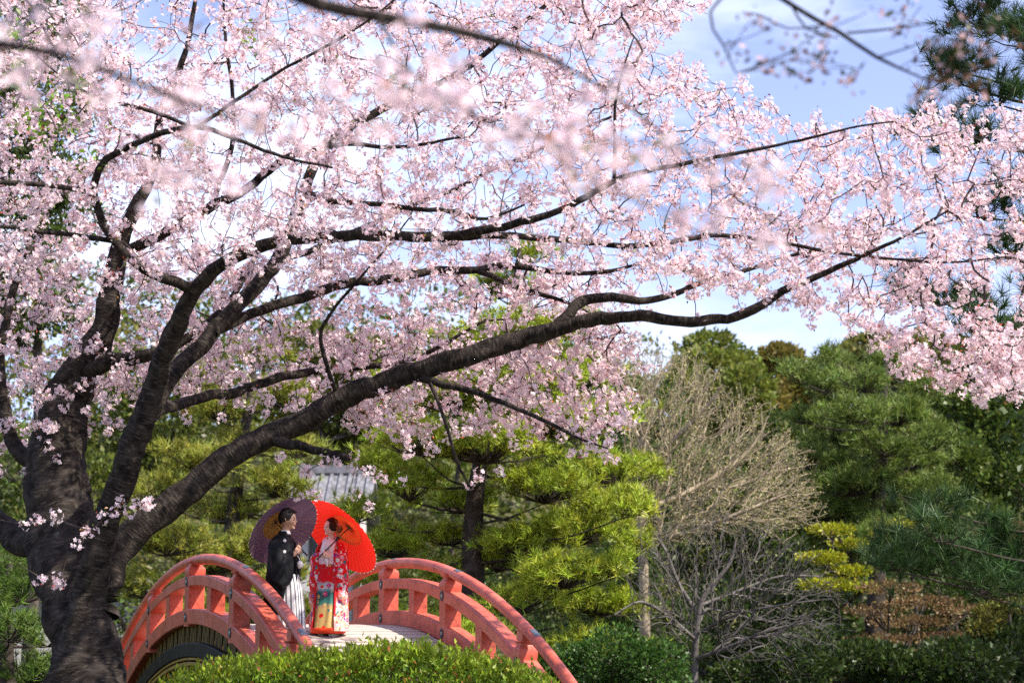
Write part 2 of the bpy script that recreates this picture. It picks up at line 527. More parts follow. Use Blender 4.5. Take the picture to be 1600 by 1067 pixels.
for side in (-1, 1):
    y0 = side * W / 2
    V, F = sweep(ts, arch(ts, ZL, RL), [(y0 + a, b) for a, b in ch_rect(0.121, 0.108)])
    pyd('bottom_beam', V, F, M['red'], bridge, smooth_ang=0.5)
    V, F = sweep(ts, arch(ts, ZU, RU), [(y0 + a, b) for a, b in ch_rect(0.121, 0.073)])
    pyd('mid_rail', V, F, M['red'], bridge, smooth_ang=0.5)
    th = np.linspace(T0 - 0.25, T1 + 0.15, 84)
    V, F = sweep(th, arch(th, ZH - HR, RHD), [(y0 + HR * math.cos(a), HR * math.sin(a)) for a in np.linspace(0, 2 * math.pi, 18, endpoint=False)])
    hr = pyd('handrail', V, F, M['red'], bridge, smooth_ang=0.6)
    for k in (-2, -1, 0, 1, 2):
        t = k * LST
        zl, zu, zh = float(arch(t, ZL, RL)), float(arch(t, ZU, RU)), float(arch(t, ZH - HR, RHD))
        p = copy_part('post', lambda: pyd('post', *post_mesh(), M['red'], None, smooth_ang=0.5), bridge, (t, y0, zl))
        # saddle block between the post head and the handrail follows the slope
        sl = slope(t, RHD)
        copy_part('saddle%d' % k, lambda: pyd('saddle', *blk(-0.10, 0.10, -0.062, 0.062, -(zh - zl - 0.775) + 0.0, -HR * 0.55), M['red'], None, bevel=0.01), p, (0, 0, zh - zl), (0, -sl * 0.6, 0))
        for zz in (zl, zu):
            for face in (-1, 1):
                yy = y0 + face * (0.1235)
                b = copy_part('bolt', lambda: pyd('bolt', *disc_stud(0.07, 0.016, [(1, -.4), (1, 0.25), (0.85, 0.5), (0.62, 0.35), (0.6, 0.3)]), M['iron'], None), p, (0, yy - y0, zz - zl), (0, 0, 0 if face < 0 else math.pi))
                copy_part('bolt_head', lambda: pyd('bolt_head', *disc_stud(0.03, 0.012, [(1, 0.0), (0.9, 0.7), (0.5, 1.0)], 12), M['stud'], None), b, (0, 0, 0))
        # steel splice strap on top of the handrail
        ta_ = t + 0.30
        tt = np.linspace(ta_ - 0.09, ta_ + 0.09, 5)
        rr = HR + 0.004
        arcs = np.linspace(math.radians(58), math.radians(122), 9)
        V, F = sweep(tt, arch(tt, ZH - HR, RHD), [(y0 + rr * math.cos(a), rr * math.sin(a)) for a in arcs] + [(y0 + (HR - .004) * math.cos(a), (HR - .004) * math.sin(a)) for a in arcs[::-1]])
        pyd('splice_plate', V, F, M['steel'], hr)
    for k in (-2, -1, 0, 1):
        t = (k + 0.5) * LST
        z_lo, z_hi = float(arch(t, ZL, RL)) + 0.09, float(arch(t, ZU, RU)) - 0.055
        copy_part('strut%d' % k, lambda: pyd('strut', *blk(-0.115, 0.115, -0.10, 0.10, -0.04, z_hi - z_lo + 0.04), M['red'], None, bevel=0.008), bridge, (t, y0, z_lo))
    # plank-end boards, black girder, gilt mouldings and slats under the beam
    yo = y0 - side * 0.0
    n_b = 46
    for i, t in enumerate(np.linspace(T0 + 0.4, T1 - 0.4, n_b)):
        zb = float(arch(t, ZL, RL)) - 0.106
        copy_part('eb%d' % (i % 3), lambda: pyd('end_board', *blk(-0.10, 0.10, -0.03, 0.03, -0.26, 0), M['board'], None, bevel=0.006), bridge, (t, yo - side * (0.02 + 0.006 * (i % 3)), zb), (0, -slope(t, RL), 0))
    V, F = sweep(ts[3:-3], arch(ts[3:-3], ZL - 0.46, RL), [(yo + side * 0.0 + a, b) for a, b in ch_rect(0.10, 0.10)])
    pyd('girder', V, F, M['black'], bridge, smooth_ang=0.5)
    for dz, hh in ((0.585, 0.018), (0.655, 0.026)):
        V, F = sweep(ts[3:-3], arch(ts[3:-3], ZL - dz, RL), [(yo + side * 0.03 + a, b) for a, b in ch_rect(0.05, hh, 0.006)])
        pyd('gilt_moulding', V, F, M['gold'], bridge, smooth_ang=0.5)
    acc = Acc()
    for t in np.arange(-3.9, 4.3, 0.075):
        zt = float(arch(t, ZL - 0.66, RL)); ln = 0.50 + 0.05 * (round(t / 0.075) % 2)
        if zt - ln < 0.12: ln = max(0.05, zt - 0.12)
        V, F = blk(t - 0.027, t + 0.027, yo - 0.012, yo + 0.012, zt - ln, zt)
        acc.add(V, F)
    V, F, _ = acc.get()
    link('slat_screen', mk_mesh('slat_screen', V, F), M['slat'], bridge, 'stuff')
    for t in (-2.3, 0.0, 2.3):
        zt = float(arch(t, ZL - 0.56, RL))
        ps = pyd('girder_post', *blk(t - 0.10, t + 0.10, yo - 0.06, yo + 0.06, -0.2, zt), M['black'], bridge, bevel=0.008)
        for face in (-1, 1):
            V, F = disc_stud(0.055, 0.008, [(1, -0.5), (1, 0.6), (0.85, 1.0)], 16)
            V = [(a + t, b * -face + yo + face * 0.064, c * 3.6 + zt - 0.27) for a, b, c in V]
            pyd('gilt_oval', V, F, M['gold'], ps)

npl = 46
for i, t in enumerate(np.linspace(T0 + 0.05, T1 - 0.05, npl)):
    pl = copy_part('plank%d' % (i % 4), lambda: pyd('deck_plank', *blk(-0.108, 0.108, -W / 2 + 0.13, W / 2 - 0.13, -0.05, 0.0), M['deck'], None, bevel=0.008), bridge,
                   (t, 0, float(arch(t, DECK0, RL)) + random.uniform(-0.003, 0.003)), (0, -slope(t, RL), 0))
for yy in (-0.8, 0, 0.8):
    V, F = sweep(ts[2:-2], arch(ts[2:-2], DECK0 - 0.17, RL), [(yy + a, b) for a, b in ch_rect(0.09, 0.11)])
    pyd('deck_beam', V, F, M['black'], bridge)

# ------------------------------------------------------------------ cherry trees
def limb_px(pts, depth=None):
    """[(px, py, Y, radius_px)] -> world path and radii"""
    P = np.array([at(a, b, c) for a, b, c, r in pts])
    R = np.array([r / FPX * c for a, b, c, r in pts])
    return P, R


def flowers(C, N, r):
    """five-petalled cups: centre C, facing N, radius r"""
    n = len(C)
    r = np.broadcast_to(r, (n,))[:, None, None]
    N = unit(N)
    A = unit(np.cross(N, rng.normal(size=(n, 3)))); B = np.cross(N, A)
    k = np.arange(5) * 2 * math.pi / 5
    offs = [(0.68, -0.50, 0.22), (1.0, 0.0, 0.38), (0.68, 0.50, 0.22)]
    cup = rng.uniform(0.3, 1.3, (n, 1, 1))
    pts = [np.broadcast_to(C[:, None, :], (n, 5, 3))]
    for rr, da, up in offs:
        a = k + da
        d = np.cos(a)[None, :, None] * A[:, None, :] + np.sin(a)[None, :, None] * B[:, None, :]
        pts.append(C[:, None, :] + r * (rr * d + up * cup * N[:, None, :]))
    V = np.concatenate([pts[0][:, :1], np.stack(pts[1:], 2).reshape(n, 15, 3)], 1)      # 16 verts
    f = np.array([[0, 1 + 3 * i, 2 + 3 * i, 3 + 3 * i] for i in range(5)])
    F = (np.arange(n)[:, None, None] * 16 + f[None]).reshape(-1, 4)
    return V.reshape(-1, 3), F


def flower_cols(n, base, spread=0.05, heart=(0.90, 0.56, 0.62)):
    b = np.array(base)[None, :] * (1 + rng.normal(0, spread, (n, 1)))
    pinker = rng.random((n, 1)) ** 2.5
    b = b * (1 - pinker * np.array([[0.02, 0.14, 0.09]]))
    c = np.repeat(b[:, None, :], 16, 1)
    c[:, 0] = np.array(heart)
    return np.clip(c.reshape(-1, 3), 0, 0.95)


class Colony:
    """branch graph that grows towards target points, nearest first"""
    def __init__(s, paths):
        s.P, s.par, s.new0 = [], [], 0
        for P, R in paths:
            for i, p in enumerate(P):
                s.P.append(p); s.par.append(-1)
        s.new0 = len(s.P)
        s.paths = []          # (node indices)

    def grow(s, T, batch=120, maxd=2.5, droop=0.04, bend=(0.05, 0.2), pull=None, amount=0.6):
        T = list(T)
        def tree():
            k = kdtree.KDTree(len(s.P))
            for i, p in enumerate(s.P): k.insert(p, i)
            k.balance(); return k
        kd = tree()
        dist = np.array([kd.find(t)[2] for t in T])
        order = np.argsort(dist)
        for q, oi in enumerate(order):
            if q % batch == 0: kd = tree()
            t = np.array(T[oi])
            qf = t
            if pull is not None:
                dv = pull - t; qf = t + dv / (np.linalg.norm(dv) + 1e-6) * amount * rng.uniform(.6, 1.4)
            co, idx, d = kd.find(qf)
            if d > maxd or d < 0.02: continue
            b = s.P[idx]; d = np.linalg.norm(t - b)
            m = max(3, min(9, int(d / 0.11)))
            u = np.linspace(0, 1, m + 1)[1:, None]
            side = np.cross(t - b, rng.normal(size=3)); side = side / (np.linalg.norm(side) + 1e-6)
            bow = side * d * rng.uniform(*bend) + np.array([0, 0, -1]) * d * droop
            path = b + (t - b) * u + bow * (np.sin(u * math.pi)) + rng.normal(0, 0.012, (m, 3)) * (u < 0.99)
            prev = idx; ids = [idx]
            for p in path:
                s.P.append(p); s.par.append(prev); prev = len(s.P) - 1; ids.append(prev)
            s.paths.append(ids)

    def radii(s, tip=0.0028, ex=2.6):
        n = len(s.P); w = np.zeros(n)
        for i in range(n - 1, s.new0 - 1, -1):
            w[i] = max(w[i], tip ** ex)
            p = s.par[i]
            if p >= s.new0: w[p] += w[i] if w[i] > tip ** ex * 1.01 else w[i]
        return np.minimum(np.maximum(w, tip ** ex) ** (1 / ex), 0.045)

    def tubes(s, sides=5, **k):
        r = s.radii(**k); P = np.array(s.P); acc = Acc()
        groups = {}
        for ids in s.paths: groups.setdefault(len(ids), []).append(ids)
        for m, L in groups.items():
            I = np.array(L)
            RR = r[I]; RR[:, 0] = RR[:, 1]
            V, F = tubes(P[I], RR, sides); acc.add(V, F)
        return acc.get()[:2]


def in_poly(x, y, poly):
    c = np.zeros(len(x), bool); j = len(poly) - 1
    for i in range(len(poly)):
        xi, yi = poly[i]; xj, yj = poly[j]
        c ^= ((yi > y) != (yj > y)) & (x < (xj - xi) * (y - yi) / (yj - yi + 1e-9) + xi); j = i
    return c


def sample_poly(poly, n, dlo, dhi):
    p = np.array(poly, float); out = []
    while len(out) < n:
        x = rng.uniform(p[:, 0].min(), p[:, 0].max(), 4 * n); y = rng.uniform(p[:, 1].min(), p[:, 1].max(), 4 * n)
        k = in_poly(x, y, poly)
        out += list(zip(x[k], y[k]))
    out = np.array(out[:n]) + rng.normal(0, 22, (n, 2)) * rng.random((n, 1))
    return at_np(out[:, 0], out[:, 1], rng.uniform(dlo, dhi, n))


D = 19.0
LIMBS = [   # traced limbs: pixel x, pixel y, distance, radius in pixels
    ('trunk', [(140, 1290, 19.0, 92), (140, 1120, 19.0, 72), (138, 1010, 19.0, 54), (140, 925, 18.9, 36), (163, 819, 18.7, 31), (200, 725, 18.5, 31), (222, 660, 18.4, 29), (255, 560, 18.2, 24), (285, 490, 18.0, 21), (310, 450, 17.9, 18), (350, 415, 17.8, 16), (410, 385, 17.7, 15), (470, 370, 17.6, 14), (560, 368, 17.5, 12.5), (650, 370, 17.4, 11.5), (740, 362, 17.3, 10.5), (800, 352, 17.2, 9.5), (870, 330, 17.1, 8), (930, 300, 17.0, 7.5), (980, 275, 16.9, 6.5), (1060, 258, 16.8, 5.5), (1150, 240, 16.7, 4.5), (1250, 220, 16.6, 3.5), (1330, 200, 16.5, 2.6), (1395, 190, 16.5, 2)]),
    ('limb', [(640, 370, 17.4, 10), (720, 372, 17.7, 9), (800, 368, 18.0, 8), (900, 378, 18.2, 7.5), (980, 385, 18.3, 7), (1060, 375, 18.4, 6), (1130, 368, 18.4, 5.5), (1230, 382, 18.3, 4.5), (1350, 400, 18.2, 3.5), (1480, 410, 18.0, 2.6), (1570, 402, 18.0, 1.8)]),
    ('limb', [(222, 660, 18.4, 24), (262, 600, 18.6, 20), (320, 530, 18.9, 19), (380, 470, 19.2, 18), (430, 410, 19.4, 17), (465, 340, 19.6, 15), (480, 285, 19.8, 13), (505, 225, 19.9, 11), (560, 190, 20.0, 10), (620, 160, 20.0, 9), (690, 130, 20.0, 8), (745, 92, 20.0, 7), (790, 55, 19.9, 6), (850, 12, 19.9, 5), (900, -40, 19.8, 4)]),
    ('limb', [(150, 960, 19.0, 46), (185, 860, 19.2, 36), (240, 805, 19.3, 33), (310, 755, 19.4, 31), (370, 708, 19.4, 28), (430, 680, 19.5, 27), (500, 640, 19.5, 26), (560, 612, 19.5, 25.5), (650, 580, 19.4, 24.5), (740, 555, 19.3, 23.5), (830, 525, 19.2, 21), (890, 508, 19.1, 17), (950, 498, 19.0, 14.5), (1000, 492, 18.9, 13.5), (1050, 500, 18.8, 12.5), (1125, 500, 18.7, 12), (1180, 481, 18.6, 11), (1225, 456, 18.5, 9.5), (1280, 430, 18.4, 7.5), (1340, 405, 18.3, 5.5), (1410, 370, 18.2, 3.5), (1480, 330, 18.2, 2.2)]),
    ('limb', [(862, 520, 19.2, 15), (888, 492, 19.2, 14), (912, 471, 19.3, 13), (955, 463, 19.4, 11), (1000, 468, 19.5, 9), (1050, 462, 19.6, 7.5), (1100, 442, 19.8, 6.5), (1170, 420, 20.0, 5), (1260, 395, 20.1, 3.6), (1360, 380, 20.2, 2.4)]),
    ('limb', [(655, 588, 19.4, 11), (690, 600, 19.2, 8.5), (740, 612, 19.0, 7.5), (800, 635, 18.8, 6), (860, 662, 18.6, 4.5), (905, 686, 18.5, 3.2), (950, 700, 18.4, 2)]),
    ('limb', [(672, 600, 19.2, 5), (690, 640, 19.0, 4.2), (705, 690, 18.9, 3.8), (720, 735, 18.8, 3), (738, 765, 18.8, 2)]),
    ('limb', [(415, 688, 19.5, 15), (455, 694, 19.2, 12), (500, 704, 19.0, 9.5), (548, 716, 18.9, 7.5)]),
    ('limb', [(525, 616, 19.5, 7), (512, 575, 19.2, 5), (500, 528, 19.1, 4.6), (518, 490, 19.0, 4.2), (545, 455, 18.9, 3.6), (600, 392, 18.8, 2.6), (640, 340, 18.8, 1.8)]),
    ('limb', [(238, 650, 18.6, 14), (290, 626, 19.2, 13), (365, 612, 19.8, 12), (415, 600, 20.1, 11), (470, 583, 20.4, 10), (545, 575, 20.6, 8.5), (610, 568, 20.7, 7), (680, 545, 20.8, 5), (760, 500, 20.9, 3)]),
    ('limb', [(330, 522, 18.9, 13), (370, 500, 19.3, 12), (425, 478, 19.6, 12), (500, 456, 19.9, 12), (550, 444, 20.0, 11.5), (625, 431, 20.1, 10.5), (700, 424, 20.2, 9.5), (760, 420, 20.2, 8.5), (800, 417, 20.2, 8), (870, 425, 20.2, 6.5), (940, 424, 20.2, 5), (1010, 410, 20.2, 3)]),
    ('limb', [(745, 424, 20.2, 7), (800, 444, 20.1, 6.5), (850, 460, 20.0, 5.5), (888, 474, 19.9, 4), (940, 500, 19.8, 2.6)]),
    ('limb', [(135, 1020, 19.2, 60), (112, 930, 19.5, 60), (98, 850, 19.8, 64), (88, 770, 20.0, 60), (90, 690, 20.2, 50), (108, 615, 20.3, 42), (135, 563, 20.3, 34), (162, 515, 20.3, 24), (178, 445, 20.3, 20), (190, 390, 20.3, 16), (205, 335, 20.2, 13), (235, 270, 20.1, 10), (250, 190, 20.0, 8), (280, 110, 19.9, 6), (300, 30, 19.8, 4.5), (310, -60, 19.7, 3)]),
    ('limb', [(120, 590, 20.3, 22), (170, 568, 20.0, 18), (225, 556, 19.8, 15), (290, 530, 19.8, 11), (350, 480, 20.3, 8), (400, 400, 20.8, 6)]),
    ('limb', [(86, 830, 19.9, 40), (45, 850, 20.2, 34), (5, 825, 20.6, 30), (-40, 780, 21.0, 26), (-90, 700, 21.2, 20), (-140, 590, 21.3, 13)]),
    ('limb', [(70, 730, 20.1, 20), (25, 700, 20.4, 18), (5, 640, 20.5, 15), (0, 560, 20.6, 12), (15, 480, 20.7, 10), (40, 400, 20.8, 7), (60, 320, 20.9, 5)]),
    ('limb', [(188, 398, 20.3, 13), (240, 372, 20.1, 12.5), (285, 348, 19.9, 12), (330, 322, 19.7, 11.5), (372, 300, 19.5, 11), (418, 270, 19.4, 10), (470, 240, 19.2, 8), (540, 225, 19.0, 6), (620, 230, 18.8, 4.5), (720, 215, 18.7, 3)]),
    ('limb', [(306, 456, 17.9, 14), (250, 432, 17.6, 12), (210, 410, 17.4, 11.5), (186, 386, 17.3, 10.5), (163, 350, 17.2, 10), (148, 310, 17.1, 9.5), (150, 280, 17.0, 9), (166, 250, 16.9, 8.5), (200, 228, 16.8, 8), (250, 210, 16.7, 7.5), (310, 198, 16.6, 6.5), (360, 215, 16.5, 5), (440, 245, 16.4, 4), (520, 262, 16.4, 2.6)]),
    ('limb', [(150, 305, 17.1, 7.5), (105, 296, 17.0, 6.5), (50, 288, 16.9, 6), (0, 284, 16.8, 5.5), (-60, 290, 16.8, 4)]),
    ('limb', [(175, 376, 17.3, 7), (120, 368, 17.2, 6), (60, 362, 17.1, 5), (0, 354, 17.0, 4.5), (-60, 340, 17.0, 3.5)]),
    ('limb', [(300, 200, 16.6, 5), (250, 178, 16.7, 5), (200, 165, 16.8, 4.5), (165, 158, 16.9, 4), (110, 130, 17, 3), (60, 90, 17, 2.2)]),
    ('limb', [(330, 320, 19.7, 7), (360, 240, 19.3, 6), (365, 150, 19.0, 5), (352, 70, 18.8, 4), (350, -20, 18.6, 3)]),
    ('limb', [(310, 198, 16.6, 5), (380, 150, 16.6, 4.6), (450, 105, 16.6, 4), (530, 60, 16.6, 3.4), (600, 15, 16.6, 2.6), (650, -40, 16.6, 2)]),
    ('limb', [(505, 318, 17.6, 6.5), (570, 316, 17.4, 6.5), (640, 324, 17.2, 6), (700, 330, 17.1, 5.5), (760, 342, 17.0, 4), (820, 320, 16.9, 2.5)]),
    ('limb', [(475, 300, 19.7, 6), (510, 312, 18.4, 6.5), (545, 317, 17.5, 6)]),
    ('limb', [(960, 285, 16.9, 5), (962, 230, 16.8, 4.5), (960, 165, 16.7, 3.6), (975, 105, 16.6, 2.6), (990, 60, 16.6, 1.6)]),
    ('limb', [(430, 410, 19.4, 8), (500, 385, 20.0, 7), (600, 340, 20.6, 6), (720, 290, 21.0, 5), (850, 230, 21.2, 4), (960, 180, 21.2, 3), (1060, 140, 21.2, 2)]),
]
paths = []
for nm, pts in LIMBS:
    P, R = limb_px(pts)
    R = R * (0.84 if pts[0][:2] == (135, 1020) else np.interp(P[:, 2], [1.0, 2.3], [1.0, 0.68]) if nm == 'trunk' else 0.68)
    P, R = smooth_path(P, R, 0.09)
    wob = np.cumsum(rng.normal(0, 1, P.shape), 0); wob = wob - np.linspace(0, 1, len(P))[:, None] * wob[-1]
    wob -= np.apply_along_axis(lambda q: np.convolve(np.pad(q, 8, mode='edge'), np.ones(17) / 17, 'valid'), 0, wob)
    P = P + np.clip(wob, -2, 2) * np.minimum(0.012, R * .22)[:, None]
    paths.append((P, R))
cherry = empty('cherry_tree', (float(at(140, 1290, 19.0)[0]), 19.0, 0.0), 'large old cherry tree in full pale pink blossom leaning over the red bridge', 'tree')
for (nm, pts), (P, R) in zip(LIMBS, paths):
    V, F = rough_tube(P, R, 16 if R.max() > 0.1 else (10 if R.max() > 0.04 else 7), 0.09 if R.max() > .1 else .06)
    part(nm, V, F, M['cherry_bark'], cherry, tube_uvw, smooth=True)

UP = [(-80, -80), (1150, -80), (1020, 40), (1040, 80), (1180, 150), (1300, 205), (1395, 165), (1480, 170), (1600, 150), (1690, 150), (1690, 420), (1350, 400), (1000, 420), (-80, 440)]
LEFT = [(-80, 400), (560, 400), (1000, 420), (990, 560), (640, 600), (420, 640), (200, 650), (60, 700), (-80, 720)]
RIGHT = [(1000, 400), (1350, 395), (1690, 400), (1690, 600), (1560, 618), (1420, 590), (1330, 520), (1200, 455), (1050, 450)]
LOW = [(520, 600), (760, 570), (980, 520), (1010, 600), (985, 660), (930, 705), (820, 680), (640, 690), (540, 650)]
BAND = [(1380, 500), (1600, 530), (1640, 625), (1560, 628), (1400, 590)]
HIGHR = [(780, -60), (1060, -60), (1120, 20), (1040, 60), (900, 60)]
T = np.concatenate([sample_poly(UP, 3900, 16.6, 22.0), sample_poly(LEFT, 1300, 19.4, 22.6), sample_poly(RIGHT, 430, 17.2, 20.4), sample_poly(LOW, 340, 19.2, 21.2), sample_poly(BAND, 100, 17.8, 19), sample_poly(HIGHR, 120, 17, 20.5),
                    np.array([at(a, b, c) for a, b, c in [(575, 790, 18.9), (600, 795, 18.9), (545, 768, 18.9), (490, 775, 18.8), (470, 770, 18.8), (620, 750, 18.8), (590, 745, 18.8), (570, 738, 18.8), (640, 710, 18.9), (738, 740, 18.8), (770, 735, 18.8), (790, 745, 18.8), (915, 708, 18.5), (970, 665, 18.5),
                                                          (450, 715, 18.8), (520, 722, 18.8), (480, 735, 18.8), (60, 810, 18.0), (100, 815, 18.0), (140, 830, 18.0), (175, 800, 18.0), (215, 790, 18.2), (235, 785, 18.2), (60, 900, 18), (95, 915, 18), (-15, 800, 18), (-20, 860, 18)]])])
# blossom thins out at random so that sky and trees show between the sprays
cellk = np.floor(T / 0.55).astype(int)
hsh = np.abs(np.sin(cellk[:, 0] * 12.9898 + cellk[:, 1] * 78.233 + cellk[:, 2] * 37.719) * 43758.5453) % 1
keep = (hsh > 0.10) | (np.arange(len(T)) >= len(T) - 30)
T = T[keep]
colony = Colony(paths)
colony.grow(T)
V, F = colony.tubes(4, tip=.0034, ex=2.35)
part('twigs', V, F, M['twig'], cherry, smooth=True, kind='stuff')


def dress(col_obj, cluster_step, per, cl_r, fl_r, base, min_frac=0.25):
    """flower clusters along the outer part of every twig"""
    P = np.array(col_obj.P); Cc = []
    for ids in col_obj.paths:
        q = P[ids]
        seg = np.linalg.norm(np.diff(q, axis=0), axis=1); L = seg.sum(); cs = np.r_[0, np.cumsum(seg)]
        k = max(2, int(L * (1 - min_frac) / cluster_step))
        for u in np.linspace(min_frac, 1.0, k):
            s = u * L; i = min(np.searchsorted(cs, s) - 1, len(seg) - 1); i = max(i, 0)
            Cc.append(q[i] + (q[i + 1] - q[i]) * ((s - cs[i]) / (seg[i] + 1e-9)))
    Cc = np.array(Cc) + rng.normal(0, 0.025, (len(Cc), 3))
    Cc = Cc[rng.random(len(Cc)) > 0.12]
    cnt = rng.integers(per[0], per[1] + 1, len(Cc))
    I = np.repeat(np.arange(len(Cc)), cnt)
    d = rand_dirs(len(I)); d[:, 2] -= 0.12; d = unit(d)
    rr = cl_r * rng.uniform(0.55, 1.1, (len(I), 1)) * rng.uniform(0.75, 1.15, len(Cc))[I][:, None]
    C = Cc[I] + d * rr
    N = unit(d + rng.normal(0, 0.45, d.shape))
    V, F = flowers(C, N, fl_r * rng.uniform(0.8, 1.15, len(C)))
    return Cc, V, F, flower_cols(len(C), base)


Cc, V, F, Cf = dress(colony, 0.185, (9, 15), 0.066, 0.0268, (0.96, 0.88, 0.89))
part('blossom', V, F, M['petal'], cherry, Cf, kind='stuff')
# bronze young leaves, calyxes and a few green ones
k = rng.random(len(Cc)) < 0.72
Lc = np.repeat(Cc[k], 4, 0); Lc = Lc + rng.normal(0, 0.04, Lc.shape)
V, F = leaf_quads(Lc, rand_dirs(len(Lc)) + np.array([0, 0, .2]), rng.uniform(0.020, 0.048, len(Lc)), 0.5)
pick = rng.random(len(Lc))
cc = np.where((pick < 0.62)[:, None], vary((0.42, 0.085, 0.06), len(Lc), .3), np.where((pick < 0.85)[:, None], vary((0.34, 0.20, 0.05), len(Lc), .3), vary((0.22, 0.32, 0.04), len(Lc), .3)))
part('young_leaves', V, F, M['leaf'], cherry, np.repeat(cc, 4, 0), kind='stuff')
# green leaf shoots at the upper left
gp = np.array([at(*q) for q in [(30, 130, 17.2), (60, 170, 17.2), (85, 195, 17.2), (120, 135, 17.2), (45, 60, 17.2), (70, 215, 17.3), (150, 245, 16.9), (95, 150, 17), (20, 40, 17), (135, 130, 17), (395, 60, 17), (20, 200, 17.4), (110, 200, 17.4)]])
Lc = np.repeat(gp, 26, 0) + rng.normal(0, 0.09, (26 * len(gp), 3))
V, F = leaf_quads(Lc, rand_dirs(len(Lc)) + np.array([0, 0, .3]), rng.uniform(0.05, 0.10, len(Lc)), 0.5)
part('green_leaves', V, F, M['leaf'], cherry, np.repeat(vary((0.16, 0.30, 0.02), len(Lc), .25), 4, 0), kind='stuff')

# ---- blossoming branches of two neighbouring cherry trees that hang close to the camera
def near_cherry(label, base, trunk, limbs, targets, per, leafy, pale):
    rt = empty('cherry_tree', (base[0], base[1], 0), label, 'tree')
    ps = []
    for nm, P, R in [('trunk',) + trunk] + [('limb', *l) for l in limbs]:
        P2, R2 = smooth_path(P, R, 0.08); ps.append((P2, R2))
        V, F = rough_tube(P2, R2, 12 if R2.max() > .05 else 8, 0.06)
        part(nm, V, F, M['cherry_bark'], rt, tube_uvw, smooth=True)
    c = Colony(ps[1:]); c.grow(targets, maxd=1.6, droop=0.06)
    V, F = c.tubes(6, tip=0.0022)
    part('twigs', V, F, M['twig'], rt, smooth=True, kind='stuff')
    Cc, V, F, Cf = dress(c, 0.10, per, 0.05, 0.02, pale)
    part('blossom', V, F, M['petal'], rt, Cf, kind='stuff')
    Lc = np.repeat(Cc, leafy, 0) + rng.normal(0, 0.03, (len(Cc) * leafy, 3))
    V, F = leaf_quads(Lc, rand_dirs(len(Lc)), rng.uniform(0.02, 0.05, len(Lc)), 0.5)
    cl = np.where((rng.random(len(Lc)) < .6)[:, None], vary((0.20, 0.085, 0.05), len(Lc), .3), vary((0.10, 0.12, 0.03), len(Lc), .3)) * (1.4 if leafy == 1 else .6)
    part('young_leaves', V, F, M['leaf'], rt, np.repeat(cl, 4, 0), kind='stuff')
    return rt


def pl(pts):
    P, R = limb_px(pts); return P, R


tp = np.array([[-4.2, 3.2, 0], [-4.0, 3.3, 1.2], [-3.6, 3.6, 2.4], [-3.0, 4.2, 3.3], [-2.1, 5.0, 3.75]]); tr = np.array([.24, .19, .15, .11, .07])
e1 = at(-80, -70, 5.4)
near_limbs = [
    (np.vstack([tp[-1], at(-200, -100, 5.4), at(150, -120, 5.5), at(380, -40, 5.6), at(500, 8, 5.6), at(600, 28, 5.7), at(700, 46, 5.8), at(800, 72, 5.9), at(880, 98, 6.0)]), np.array([.06, .045, .034, .026, .022, .020, .017, .013, .006])),
    (np.vstack([tp[-1], at(-260, 20, 5.0), at(-60, 60, 4.9), at(90, 85, 4.9), at(240, 140, 5.0), at(380, 190, 5.1)]), np.array([.03, .022, .016, .012, .008, .004])),
    (np.vstack([at(590, 27, 5.7), at(640, 110, 5.4), at(720, 170, 5.3), at(800, 205, 5.3), at(860, 215, 5.3)]), np.array([.008, .007, .006, .005, .003])),
    (np.vstack([at(860, 92, 6.0), at(960, 150, 6.1), at(1070, 240, 6.2), at(1170, 320, 6.2), at(1220, 350, 6.2)]), np.array([.007, .006, .005, .004, .003])),
]
nt_ = [(q, y) for q, y in [(20, 30), (60, 60), (120, 40), (180, 90), (140, 130), (200, 60), (90, 110), (30, 90), (250, 120), (300, 130), (330, 170), (60, 150), (280, 60), (160, 20),
       (420, 60), (480, 90), (560, 120), (610, 150), (640, 200), (600, 110), (680, 130), (560, 210), (720, 190), (760, 160), (830, 190), (870, 210), (820, 230), (740, 120), (450, 200), (500, 240), (380, 240),
       (880, 250), (1000, 120), (1170, 270), (1190, 310), (1230, 340), (1160, 250), (1235, 360), (350, 260), (250, 290), (215, 320), (700, 90), (540, 40), (900, 30), (940, 60), (480, 20), (640, 10)]]
near_cherry('neighbouring cherry tree whose soft blossom branches hang overhead before the big cherry', (-4.2, 3.2), (tp, tr), near_limbs,
            np.array([at(a + rng.normal(0, 26), b + rng.normal(0, 22), rng.uniform(4.7, 5.7)) for a, b in nt_]), (7, 11), 1, (0.94, 0.86, 0.875))
tp2 = np.array([[5.2, 5.2, 0], [5.0, 5.4, 1.6], [4.5, 5.8, 3.0], [3.6, 6.6, 4.0], [2.9, 7.2, 4.5]]); tr2 = np.array([.2, .16, .12, .08, .05])
near_limbs2 = [
    (np.vstack([tp2[-1], at(1560, -180, 7.4), at(1380, -120, 7.6), at(1200, -40, 7.8), at(1240, 10, 7.8), at(1310, 50, 7.8), at(1370, 90, 7.8), at(1440, 122, 7.8)]), np.array([.035, .024, .018, .013, .012, .011, .009, .005])),
    (np.vstack([at(1235, 5, 7.8), at(1260, 45, 7.7), at(1310, 60, 7.7)]), np.array([.006, .005, .003])),
    (np.vstack([at(1325, 52, 7.8), at(1400, 45, 7.8), at(1470, 34, 7.8)]), np.array([.006, .005, .003])),
    (np.vstack([at(1370, 90, 7.8), at(1420, 75, 7.8), at(1460, 58, 7.8)]), np.array([.005, .004, .003])),
    (np.vstack([at(1290, 40, 7.8), at(1230, 45, 7.7), at(1190, 25, 7.7), at(1160, 20, 7.6)]), np.array([.005, .004, .004, .003])),
    (np.vstack([at(1180, -50, 7.8), at(1110, 20, 7.4), at(1130, 70, 7.3), at(1150, 115, 7.3)]), np.array([.008, .006, .005, .003])),
]
